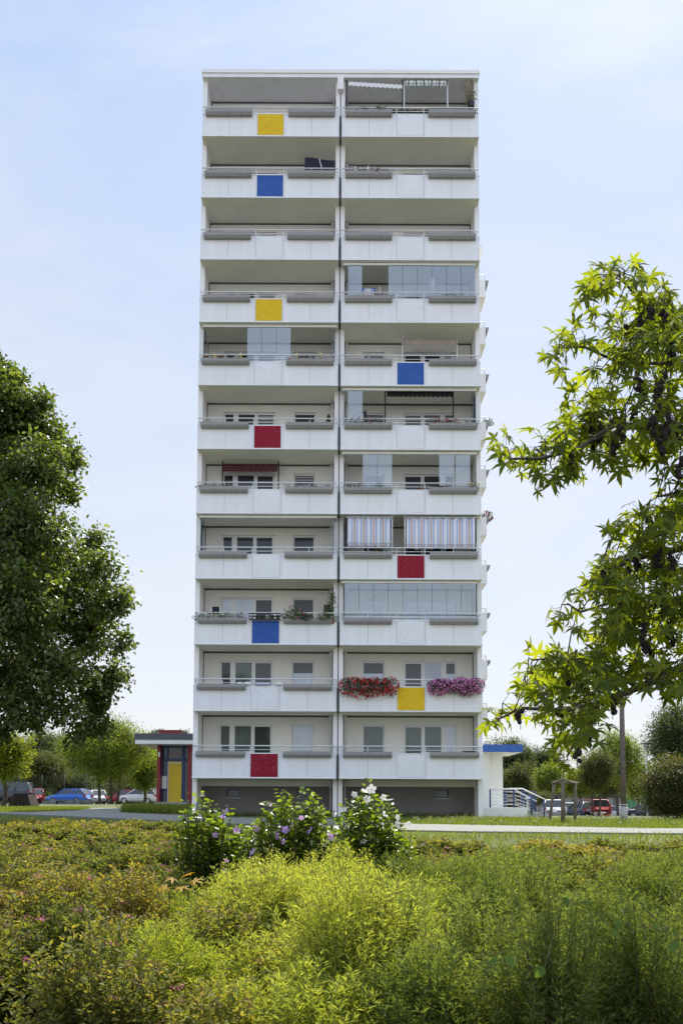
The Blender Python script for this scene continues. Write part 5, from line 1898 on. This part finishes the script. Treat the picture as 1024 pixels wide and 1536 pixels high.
# ------------------------------------------------------------------ sweetgum reaching in from the right
def inside(poly, x, y):
    c = False
    j = len(poly) - 1
    for i_ in range(len(poly)):
        xi, yi = poly[i_]; xj, yj = poly[j]
        if (yi > y) != (yj > y) and x < (xj - xi) * (y - yi) / (yj - yi) + xi:
            c = not c
        j = i_
    return c
BR = [[(1290, 820, 6.2), (1120, 700, 5.7), (1024, 645, 5.4), (960, 640, 5.3), (920, 637, 5.2), (870, 672, 5.1), (810, 688, 5.0), (765, 688, 5.0)],
      [(1290, 700, 6.2), (1120, 560, 5.8), (1040, 480, 5.6), (985, 466, 5.5), (955, 445, 5.4), (925, 412, 5.4)],
      [(1120, 600, 5.9), (1024, 545, 5.6), (930, 545, 5.4), (875, 520, 5.3), (842, 522, 5.3)],
      [(1290, 1000, 6.0), (1120, 965, 5.6), (1024, 1000, 5.3), (993, 1013, 5.25), (957, 1031, 5.2), (898, 1055, 5.1), (845, 1066, 5.0), (780, 1062, 5.0), (745, 1080, 4.9)],
      [(1290, 900, 6.4), (1120, 840, 6.0), (1024, 822, 5.7), (950, 838, 5.5), (900, 862, 5.4), (872, 880, 5.4)],
      [(1120, 965, 5.6), (1024, 905, 5.3), (950, 910, 5.2), (920, 902, 5.2), (870, 918, 5.1), (850, 905, 5.1)],
      [(957, 1031, 5.2), (900, 1000, 5.1), (850, 985, 5.0), (800, 990, 5.0)],
      [(898, 1055, 5.1), (875, 1090, 5.0), (850, 1135, 4.9)],
      [(1120, 700, 5.7), (1030, 735, 5.5), (985, 745, 5.4)]]
polyA = [(930, 400), (905, 404), (882, 430), (890, 455), (905, 470), (885, 492), (835, 505), (825, 530), (850, 555), (862, 590), (850, 612), (848, 645), (790, 650), (752, 668), (760, 695), (800, 712),
         (840, 722), (870, 705), (905, 700), (945, 692), (978, 700), (1010, 745), (1040, 800), (1090, 780), (1090, 470), (1024, 450), (985, 440), (960, 425), (940, 405)]
polyB = [(1090, 740), (1024, 765), (985, 758), (950, 765), (920, 772), (905, 802), (895, 858), (850, 900), (848, 925), (885, 950), (865, 975), (815, 985), (795, 1010), (785, 1040), (745, 1065), (738, 1085), (775, 1090),
         (800, 1082), (828, 1105), (825, 1140), (850, 1148), (878, 1115), (915, 1062), (955, 1045), (1000, 1035), (1090, 1030)]
W = [[P(*q) for q in br] for br in BR]
samples = []
for br in W:
    for a, b in zip(br[:-1], br[1:]):
        for f in np.linspace(0, 1, 8):
            samples.append(a.lerp(b, float(f)))
samples = [q for q in samples]
SPT = np.array([list(q) for q in samples])
rng = np.random.default_rng(21)
ends = []
def fill(poly, n, dlo, dhi):
    xs_ = [p[0] for p in poly]; ys_ = [p[1] for p in poly]
    c = 0
    while c < n:
        x, y = rng.uniform(min(xs_), max(xs_)), rng.uniform(min(ys_), max(ys_))
        if inside(poly, x, y):
            ends.append(list(P(x, y, rng.uniform(dlo, dhi)))); c += 1
fill(polyA, 135, 4.8, 6.0)
fill(polyB, 150, 4.6, 5.9)
fill([(940, 430), (1090, 460), (1090, 790), (1030, 780), (1000, 730), (960, 690), (900, 690), (900, 600)], 32, 4.9, 6.2)
fill([(930, 775), (1090, 745), (1090, 1030), (960, 1030), (890, 1000), (910, 860)], 50, 4.8, 6.2)
fill([(1055, 460), (1300, 420), (1300, 1050), (1055, 1040)], 210, 4.9, 6.6)
for x, y in ((905, 405), (925, 398), (892, 430), (835, 520), (845, 515), (750, 668), (765, 680), (870, 445), (740, 1085), (752, 1075), (790, 1025), (850, 1140), (838, 925), (855, 640), (960, 415), (990, 430)):
    ends.append(list(P(x, y, rng.uniform(5.0, 5.4))))
ends = np.array(ends)
dist2 = (((ends[:, None] - SPT[None]) * np.array([1, .35, 1])) ** 2).sum(-1)
near = SPT[np.argmin(dist2 + rng.uniform(0, .02, dist2.shape), 1)]
# crown beyond the frame, above and to the right
xc = P(1290, 820, 6.2)
n_off = 420
do = rdir(n_off, rng) * np.array([1.3, 1.9, 2.3])
offc = np.array([xc.x + 1.2, xc.y + .6, xc.z + 1.2])
off = offc + do * rng.uniform(.35, 1, (n_off, 1)) ** .5
frame_x = np.array([P(1040, 800, max(1.0, q[1] + DD)).x for q in off])
off = off[off[:, 0] > frame_x + .25]
base = Vector((xc.x + 1.0, xc.y + .6, float(gz(xc.x + 1, xc.y + .6))))
offnear = np.stack([np.full(len(off), base.x), np.full(len(off), base.y), np.clip(off[:, 2] - .5, base.z + 1.8, 6)], 1)
offnear = offnear * .45 + off * .55
ends = np.concatenate([ends, off]); near = np.concatenate([near, offnear])
n = len(ends)
mid = near * .5 + ends * .5 + rng.normal(0, .025, (n, 3)) + np.array([0, 0, .03])
groups = [(*sticks(near, mid, .0042, .0034, 4), 1), (*sticks(mid, ends, .0034, .0016, 4), 1)]
lp, ly, lz, ls = [], [], [], []
pa, pb = [], []
for i_ in range(n):
    e, m_ = ends[i_], mid[i_]
    dr = (e - m_) / max(1e-6, np.linalg.norm(e - m_))
    for j in range(6):
        f = [1.0, .92, .7, .5, .25, .0][j]
        st = m_ + (e - m_) * f
        side_ = rdir(1, rng)[0]
        pdv = nrm((dr * (.9 if j < 2 else .35) + side_ * .8 + np.array([0, 0, .10]))[None])[0]
        L_ = rng.uniform(.035, .085)
        q = st + pdv * L_
        pa.append(st); pb.append(q)
        lp.append(q)
        ly.append(pdv * .75 + np.array([0, 0, -.55]) + rdir(1, rng)[0] * .35)
        lz.append(np.array([0, -.25, .8]) + rdir(1, rng)[0] * .75)
        ls.append(rng.uniform(.062, .108))
lp, ly, lz, ls = map(np.array, (lp, ly, lz, ls))
groups.append((*scatter(T_STAR, lp, ly, lz, ls, np.clip(rng.normal(.5, .25, len(lp)), 0, 1)), 0))
groups.append((*sticks(np.array(pa), np.array(pb), .0016, .0012), 1))
gum = thing('sweetgum_tree', 'sweetgum tree with star shaped leaves and dark seed balls reaching in from right', 'tree', base)
big_obj('crown', groups, [L['gum'], M['bark']], gum)
m = MB()
m.tube([base + Vector((0, 0, -.2)), base + Vector((.05, 0, 1.2)), base + Vector((0, .05, 2.6)), base + Vector((.05, 0, 4.2)), base + Vector((0, 0, 5.6))], .15, 10, r2=.05)
for br in W:
    r0 = .035 if br[0].x > 3 else .014
    m.tube(br, r0, 7, r2=.005)
for br in W:
    if br[0].x > 3.2:
        m.tube([Vector((base.x, base.y, min(br[0].z - .4, 4.5))), br[0]], .05, 7, r2=.036)
m.build('trunk', M['bark'], gum)
# spiky seed clusters
def spiky(m, c, r):
    bm = bmesh.new()
    bmesh.ops.create_icosphere(bm, subdivisions=2, radius=r)
    for v in bm.verts:
        v.co *= random.uniform(.72, 1.28)
    vs = [Vector(c) + v.co for v in bm.verts]
    bm.verts.index_update()
    fs = [[v.index for v in f.verts] for f in bm.faces]
    bm.free()
    m.add(vs, fs)
clus = [(848, 700, 5), (857, 690, 6), (888, 668, 9), (898, 655, 7), (920, 665, 8), (930, 655, 6), (958, 580, 9), (965, 590, 8), (985, 600, 9), (992, 575, 7), (1005, 520, 10), (940, 500, 7), (960, 492, 6), (995, 480, 5),
        (978, 640, 8), (1000, 635, 8), (1012, 650, 9), (950, 625, 7), (992, 665, 8), (885, 648, 4), (975, 790, 7), (1000, 785, 6), (985, 838, 8), (955, 845, 7), (940, 855, 5), (1010, 845, 7), (907, 868, 6), (918, 862, 4),
        (967, 950, 12), (1005, 945, 11), (975, 975, 7), (848, 1030, 9), (868, 1020, 8), (878, 1030, 5), (780, 1078, 6), (840, 1072, 5), (865, 1130, 7), (885, 1110, 6), (918, 1065, 5), (1020, 700, 9), (975, 475, 6)]
for x, y, k in clus:
    dcl = random.uniform(4.85, 5.35)
    c = P(x, y, dcl)
    m = MB()
    stem_top = c + Vector((0, 0, .05 + .006 * k))
    nearest = min(samples, key=lambda q: (q - stem_top).length)
    m.tube([nearest if (nearest - stem_top).length < .35 else stem_top + Vector((.02, .02, .1)), stem_top, c - Vector((0, 0, .01 * k))], .0022, 5)
    for q in range(k):
        spiky(m, c + Vector((random.uniform(-.016, .016), random.uniform(-.016, .016), .05 - .014 * q + random.uniform(-.006, .006))), random.uniform(.013, .018))
    m.build('seed_cluster', M['seed'], gum)
# ------------------------------------------------------------------ shrub bed in the foreground
def stems(seed, xs_, ys_, h, leafm_groups, tpl, leaf, per, lean=.12, start=.25, spread=.5, stem_r=.003, tint_mu=.5, upright=.5, axis=None, tips=None):
    """stems with leaves all along them; returns mesh groups (leaf slot 0, stem slot 1)"""
    rng = np.random.default_rng(seed)
    n = len(xs_)
    z0 = gz(xs_, ys_)
    A = np.stack([xs_, ys_, z0 - .02], 1)
    dirv = np.stack([rng.normal(0, lean, n), rng.normal(0, lean, n), np.ones(n)], 1)
    if axis is not None:
        dirv[:, :2] += axis
    B = A + dirv * (h * .55)[:, None]
    C = B + (dirv * np.array([.8, .8, 1]) + np.stack([rng.normal(0, lean * 1.3, n), rng.normal(0, lean * 1.3, n), np.zeros(n)], 1)) * (h * .45)[:, None]
    groups = [(*sticks(A, B, stem_r * 1.4, stem_r), 1), (*sticks(B, C, stem_r, stem_r * .4), 1)]
    k = per
    f = np.tile((np.arange(k) + .5) / k, n) * (1 - start) + start + rng.uniform(-.03, .03, n * k)
    f = np.clip(f, 0, 1)
    idx = np.repeat(np.arange(n), k)
    pos = np.where((f < .55)[:, None], A[idx] + (B - A)[idx] * (f / .55)[:, None], B[idx] + (C - B)[idx] * ((f - .55) / .45)[:, None])
    ph = np.tile(np.arange(k) * 2.4, n) + np.repeat(rng.uniform(0, 6.28, n), k)
    out = np.stack([np.cos(ph), np.sin(ph), np.full(n * k, upright)], 1) + rng.normal(0, .25, (n * k, 3))
    pos = pos + np.stack([np.cos(ph), np.sin(ph), np.zeros(n * k)], 1) * (rng.uniform(0, spread, n * k) * (1.15 - f) * .25)[:, None]
    zd = np.array([0, 0, 1.0]) + rng.normal(0, .45, (n * k, 3))
    tint = np.clip(np.repeat(rng.normal(tint_mu, .2, n), k) + (f - .5) * .35 + rng.normal(0, .12, n * k), 0, 1)
    lf = np.broadcast_to(leaf, (n,))[idx] * rng.uniform(.6, 1.25, n * k) * (1.1 - .35 * f)
    groups.append((*scatter(tpl, pos, out, zd, lf, tint), 0))
    return groups, C, rng


def dome_shrubs(seed, d0, d1, umax, n_try, gap, test, nst, top, hvar, R, per, leaf, tpl, start, tint_mu, plume=.07, upright=.5, stem_r=.0025):
    """rounded shrubs set apart in the bed: stems arch from the foot to points on a dome and carry leaves on their outer part"""
    rng = np.random.default_rng(seed)
    cs = []
    for _ in range(n_try):
        d = rng.uniform(d0, d1)
        u = rng.uniform(-umax, umax)
        x, y = CX + u * d, d - DD
        if not test(d, u + rng.normal(0, .012)):
            continue
        g = rng.uniform(.75, 1.25)
        if all((x - a) ** 2 + (y - b) ** 2 > (gap * (g + q) / 2) ** 2 for a, b, q, _, _ in cs):
            cs.append((x, y, g, d, u))
    groups, tips = [], []
    A, B, C, TN, LF = [], [], [], [], []
    for x, y, s, d, u in cs:
        n = max(12, int(nst * s * s))
        zg = float(gz(x, y))
        H = max(.26, (top(d, u) - zg) * (1 - hvar * rng.uniform(0, 1) ** 1.3))
        r = R * s
        ct = rng.uniform(.02, 1, n) ** .8
        st_ = np.sqrt(1 - ct ** 2)
        ph = rng.uniform(0, 6.283, n)
        rr = rng.uniform(.72, 1.1, n)
        dx, dy = np.cos(ph) * st_ * r * rr, np.sin(ph) * st_ * r * rr
        tz = H * (.26 + .74 * ct ** .5) * rng.uniform(.84, 1.08, n)
        f0 = np.stack([x + dx * .12, y + dy * .12, np.full(n, zg - .02)], 1)
        A.append(f0)
        B.append(np.stack([x + dx * .5, y + dy * .5, zg + tz * .62], 1) + rng.normal(0, .015, (n, 3)))
        C.append(np.stack([x + dx, y + dy, zg + tz], 1))
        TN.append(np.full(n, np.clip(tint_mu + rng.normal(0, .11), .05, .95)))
        LF.append(np.full(n, leaf if not callable(leaf) else leaf(d)))
    A, B, C, TN, LF = [np.concatenate(q) for q in (A, B, C, TN, LF)]
    n = len(A)
    groups = [(*sticks(A, B, stem_r * 1.5, stem_r), 1), (*sticks(B, C, stem_r, stem_r * .4), 1)]
    k = per
    f = rng.uniform(start, 1, (n, k)).ravel()
    idx = np.repeat(np.arange(n), k)
    pos = np.where((f < .55)[:, None], A[idx] + (B - A)[idx] * (f / .55)[:, None], B[idx] + (C - B)[idx] * ((f - .55) / .45)[:, None])
    ph = np.tile(np.arange(k) * 2.4, n) + np.repeat(rng.uniform(0, 6.28, n), k)
    rad_ = np.stack([np.cos(ph), np.sin(ph), rng.normal(0, .35, n * k)], 1)
    pos = pos + rad_ * (rng.uniform(0, plume, n * k) * (1.25 - f))[:, None]
    ax = nrm(C - B)[idx]
    out = rad_ * .8 + ax * upright + rng.normal(0, .25, (n * k, 3))
    zd = np.array([0, 0, 1.0]) + rng.normal(0, .5, (n * k, 3))
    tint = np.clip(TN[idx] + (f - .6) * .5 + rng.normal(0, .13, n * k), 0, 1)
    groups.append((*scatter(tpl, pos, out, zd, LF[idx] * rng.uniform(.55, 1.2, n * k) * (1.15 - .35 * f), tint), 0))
    return groups, C, rng


def heads(C, sel, rng, n_per, r, size, slot, flat=.35):
    c = np.repeat(C[sel], n_per, 0)
    p = c + rng.normal(size=(len(c), 3)) * np.array([r, r, r * flat])
    return (*scatter(T_DIAM, p, rdir(len(c), rng), np.array([0, 0, 1.0]) + rdir(len(c), rng) * .6, size * rng.uniform(.6, 1.3, len(c)), rng.uniform(0, 1, len(c))), slot)


def edge_wob(u, d):
    return .03 * np.sin(d * 2.1) + .02 * np.sin(d * 5.3 + 1)


# pink flowering spirea: left half and a band along the back of the bed
def t_sp(d, u):
    if 9.0 < d and -.17 < u < .11 and d < 11.2:
        return False
    if d > 12.6 and -.16 < u < .09:
        return False
    if u > .07 and d > 13.2:
        return False
    return d > 9.6 or u < -.085 + float(edge_wob(u, d)) - min(.05, max(0, (6 - d) * .01))
lf_ = lambda d: min(.062, .036 + .002 * d)
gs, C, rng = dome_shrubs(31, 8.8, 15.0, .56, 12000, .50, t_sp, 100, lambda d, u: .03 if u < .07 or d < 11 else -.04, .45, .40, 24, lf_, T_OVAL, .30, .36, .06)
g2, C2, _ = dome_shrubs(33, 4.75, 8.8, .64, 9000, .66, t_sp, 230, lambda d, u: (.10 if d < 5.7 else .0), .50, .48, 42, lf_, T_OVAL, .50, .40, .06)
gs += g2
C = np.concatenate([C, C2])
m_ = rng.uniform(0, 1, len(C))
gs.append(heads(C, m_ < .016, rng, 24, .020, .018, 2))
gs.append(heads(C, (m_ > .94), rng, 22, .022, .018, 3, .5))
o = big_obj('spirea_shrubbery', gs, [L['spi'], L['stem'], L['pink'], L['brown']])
tag(o, 'bed of low spirea with small leaves, pink flower heads and brown seed heads', 'shrub bed', kind='stuff')

# yellow green willow-leaved clump in the middle
def t_w(d, u):
    return -.125 + float(edge_wob(u, d)) - min(.06, max(0, (5.2 - d) * .02)) < u < .085 + float(edge_wob(u, d + 2))
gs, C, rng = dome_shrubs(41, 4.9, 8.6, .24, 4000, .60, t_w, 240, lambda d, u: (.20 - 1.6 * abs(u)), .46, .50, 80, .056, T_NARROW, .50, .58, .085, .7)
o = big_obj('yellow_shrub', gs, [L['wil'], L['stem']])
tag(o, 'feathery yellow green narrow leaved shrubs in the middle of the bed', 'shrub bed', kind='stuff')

# deeper green upright stems on the right
def t_g(d, u):
    return u > .07 + float(edge_wob(u, d + 2))
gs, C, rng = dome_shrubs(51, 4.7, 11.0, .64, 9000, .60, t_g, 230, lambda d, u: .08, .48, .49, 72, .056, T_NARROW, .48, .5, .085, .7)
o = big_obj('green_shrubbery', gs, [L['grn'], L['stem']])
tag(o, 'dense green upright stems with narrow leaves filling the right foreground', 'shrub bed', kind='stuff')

# bindweed leaves over the right shrubs
t = thing('bindweed_vine', 'bindweed with broad pale green leaves trailing over the right shrubs', 'vine', P(960, 1420, 4.2) - Vector((0, 0, .8)))
rng = np.random.default_rng(61)
spots = [(880, 1352, 4.5), (930, 1382, 4.2), (918, 1392, 4.2), (978, 1386, 4.2), (1006, 1396, 4.2), (760, 1432, 4.1), (748, 1440, 4.1), (815, 1450, 4.1), (962, 1354, 4.6), (1016, 1412, 4.1), (845, 1345, 4.8)]
pp_ = np.array([list(P(*q)) for q in spots])
g = [(*scatter(T_BROAD, pp_, rdir(len(pp_), rng) * .8 + np.array([-.3, -.2, -.7]), np.array([0, -.8, .6]) + rdir(len(pp_), rng) * .4, rng.uniform(.045, .07, len(pp_)), rng.uniform(.3, 1, len(pp_))), 0)]
o_ = np.argsort(pp_[:, 0])
g.append((*sticks(pp_[o_][:-1] - np.array([0, 0, .015]), pp_[o_][1:] - np.array([0, 0, .015]), .0016, .0016), 1))
big_obj('foliage', g, [L['vine'], L['stem']], t)

# turning sweetgum seedling with orange leaves near the left hibiscus
a = P(270, 1316, 7.0)
t = thing('maple_seedling', 'seedling with a few yellow orange star shaped leaves below left hibiscus', 'seedling', (a.x, a.y, float(gz(a.x, a.y))))
q = np.array([list(P(x, y, 7.0)) for x, y in ((262, 1318), (278, 1314), (290, 1320), (252, 1330), (272, 1330))])
g = [(*scatter(T_STAR, q, np.array([[-.6, -.5, -.1], [.3, -.5, .2], [.8, -.4, -.2], [-.9, -.3, -.2], [.2, -.8, -.3]]), np.array([[0, -.5, 1.]] * 5), .085, np.linspace(0, 1, 5)), 0)]
g.append((*sticks(np.array([[a.x, a.y, float(gz(a.x, a.y))]] * 5), q, .004, .002), 1))
big_obj('foliage', g, [L['orange'], L['stem']], t)

# ------------------------------------------------------------------ hibiscus bushes
def hibiscus(label, name, profile, d, petal, flowers, nst, seed, dens):
    """profile: list of (px, py top) giving the bush outline; flowers: pixels"""
    rng = np.random.default_rng(seed)
    x0, x1 = profile[0][0], profile[-1][0]
    cxp = (x0 + x1) / 2
    b = P(cxp, 1207, d)
    zg = float(gz(b.x, b.y))
    t = thing('hibiscus_bush', label, 'hibiscus', (b.x, b.y, zg), group='hibiscus bushes')
    pxs_ = rng.uniform(x0, x1, nst)
    pys_ = np.interp(pxs_, [q[0] for q in profile], [q[1] for q in profile])
    tops = np.array([list(P(px, py + rng.normal(12, 17), d + rng.normal(0, .16))) for px, py in zip(pxs_, pys_)])
    foot = np.stack([b.x + (tops[:, 0] - b.x) * .35 + rng.normal(0, .04, nst), b.y + rng.normal(0, .1, nst), np.full(nst, zg - .03)], 1)
    mid = foot * .5 + tops * .5 + np.stack([(tops[:, 0] - b.x) * .12, rng.normal(0, .03, nst), np.zeros(nst)], 1)
    g = [(*sticks(foot, mid, .010, .006, 5), 1), (*sticks(mid, tops, .006, .003, 4), 1)]
    k = dens
    f = rng.uniform(.25, 1.0, (nst, k)).ravel()
    idx = np.repeat(np.arange(nst), k)
    pos = np.where((f < .5)[:, None], foot[idx] + (mid - foot)[idx] * (f * 2)[:, None], mid[idx] + (tops - mid)[idx] * ((f - .5) * 2)[:, None])
    dv = rdir(len(pos), rng) * np.array([1, 1, .5])
    pos = pos + dv * rng.uniform(.03, .15, (len(pos), 1)) * (1.15 - f)[:, None] ** .5
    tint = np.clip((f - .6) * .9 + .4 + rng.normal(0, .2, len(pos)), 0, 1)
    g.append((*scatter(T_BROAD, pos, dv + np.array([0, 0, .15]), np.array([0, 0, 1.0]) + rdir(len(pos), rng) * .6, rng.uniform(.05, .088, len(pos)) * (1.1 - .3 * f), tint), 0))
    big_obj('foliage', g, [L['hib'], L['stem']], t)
    for px, py, s in flowers:
        c = np.array([list(P(px, py, d - .27))])
        dr = nrm(np.array([[rng.normal(0, .5), -.8, rng.uniform(-.1, .7)]]))
        up = rdir(1, rng)
        big_obj('blossom', [(*scatter(T_FLOWER, c, up, dr, s * .88, rng.uniform(0, 1, 1)), 0), (*sticks(c, c + dr * s * .55, .006, .004, 5), 1)], [L[petal], L['yel']], t)
    return t
L['yel'] = leaf_mat('stamen', [(.6, .5, .25), (.7, .6, .3)], 0, .7)
hibiscus('left hibiscus bush with lilac pink blossoms', 'h', [(262, 1270), (276, 1195), (292, 1214), (312, 1205), (328, 1215), (345, 1225), (384, 1250)], 10.0, 'lilac',
         [(339, 1219, .062), (355, 1246, .05), (323, 1252, .04), (334, 1224, .04), (340, 1290, .036), (366, 1275, .036), (300, 1225, .03)], 54, 1, 58)
hibiscus('middle hibiscus bush with lilac and mauve blossoms', 'h', [(352, 1270), (378, 1235), (395, 1204), (412, 1199), (440, 1210), (455, 1206), (476, 1198), (486, 1225), (505, 1240), (530, 1255)], 9.6, 'lilac',
         [(404, 1208, .04), (414, 1253, .056), (380, 1278, .052), (428, 1245, .05), (438, 1240, .045), (466, 1246, .05), (496, 1256, .045), (384, 1243, .04), (426, 1262, .04), (452, 1226, .034), (338, 1308, .04), (494, 1252, .03)], 84, 2, 58)
hibiscus('right hibiscus bush, the tallest, with white blossoms', 'h', [(505, 1265), (520, 1212), (535, 1192), (553, 1184), (566, 1190), (578, 1205), (592, 1225), (606, 1245), (622, 1268)], 9.9, 'whitep',
         [(557, 1184, .062), (531, 1192, .042), (546, 1187, .046), (550, 1199, .05), (583, 1201, .066), (574, 1196, .045), (597, 1226, .04), (516, 1215, .036), (595, 1236, .05), (545, 1261, .05), (578, 1222, .04), (613, 1236, .035), (634, 1268, .04), (524, 1290, .04)], 60, 3, 58)

# ------------------------------------------------------------------ grass
def blades(seed, pts, h, w):
    rng = np.random.default_rng(seed)
    n = len(pts)
    dv = np.stack([rng.normal(0, .35, n), rng.normal(0, .35, n), np.ones(n)], 1)
    tpl = (np.array([(-.5 * w, 0, 0), (.5 * w, 0, 0), (.2 * w, .6, .04), (0, 1, .14)]), np.array([(0, 1, 2), (0, 2, 3)]))
    hh = h * rng.uniform(.5, 1.3, n)
    return (*scatter(tpl, pts, dv, rdir(n, rng) * np.array([1, 1, .2]), hh, np.clip(rng.normal(.5, .25, n), 0, 1)), 0)
def pt(poly, n, seed):
    rng = np.random.default_rng(seed)
    xs2 = [p.x for p in poly]; ys2 = [p.y for p in poly]
    pl = [(p.x, p.y) for p in poly]
    out = []
    while len(out) < n:
        x, y = rng.uniform(min(xs2), max(xs2)), rng.uniform(min(ys2), max(ys2))
        if inside(pl, x, y):
            out.append((x, y))
    a = np.array(out)
    return np.stack([a[:, 0], a[:, 1], gz(a[:, 0], a[:, 1])], 1)
near_strip = [Vector((q.x, q.y - .3, 0)) for q in near_w] + [Vector((9, -25.5, 0)), Vector((-16, -25.5, 0))]
pn = pt(near_strip, 85000, 1)
pr = pt([gnd(*q) for q in ((548, 1230.5), (620, 1236.5), (800, 1240), (960, 1243.5), (1100, 1244), (1100, 1231), (930, 1230), (735, 1227), (728, 1228), (560, 1229))], 34000, 2)
pl_ = pt([gnd(*q) for q in ((-60, 1218.2), (40, 1218.8), (114, 1216.1), (137, 1212.8), (128, 1210.8), (-60, 1210.6))], 26000, 3)
pd = pt([Vector((-10.4, 6, 0)), Vector((-6.7, 3, 0)), Vector((-6.7, 10, 0)), Vector((-10.4, 10.0, 0))], 9000, 4)
pd = pd[(np.sin(pd[:, 0] * 2.1) * np.sin(pd[:, 1] * 1.7 + 1) + np.random.default_rng(8).normal(0, .5, len(pd))) > -.1]
rgb = np.random.default_rng(5)
nb_ = 1600
pb_ = np.stack([rgb.uniform(-5.8, 5.8, nb_), rgb.normal(1.5, .12, nb_), np.zeros(nb_)], 1)
o = big_obj('grass', [blades(1, pn, np.where(pn[:, 1] < -23.2, .11, .05), .10), blades(2, pr, .10, .09), blades(3, pl_, .10, .12), blades(4, pd, .46, .06), blades(5, pb_, .22, .10)], [L['grass']])
tag(o, 'short meadow grass on the lawns beside the paved path', 'grass', kind='stuff')
# weeds along the right lawn and the plinth
rng = np.random.default_rng(71)
n = 260
sel = pr[rng.integers(0, len(pr), n)]
gs, C, _ = stems(72, sel[:, 0], sel[:, 1], rng.uniform(.08, .24, n), None, T_DIAM, .07, 18, lean=.25, start=.05, tint_mu=.6)
o = big_obj('weeds', gs, [L['potl'], L['stem']])
tag(o, 'leafy weeds growing in the lawn below the white porch', 'weeds', kind='stuff')
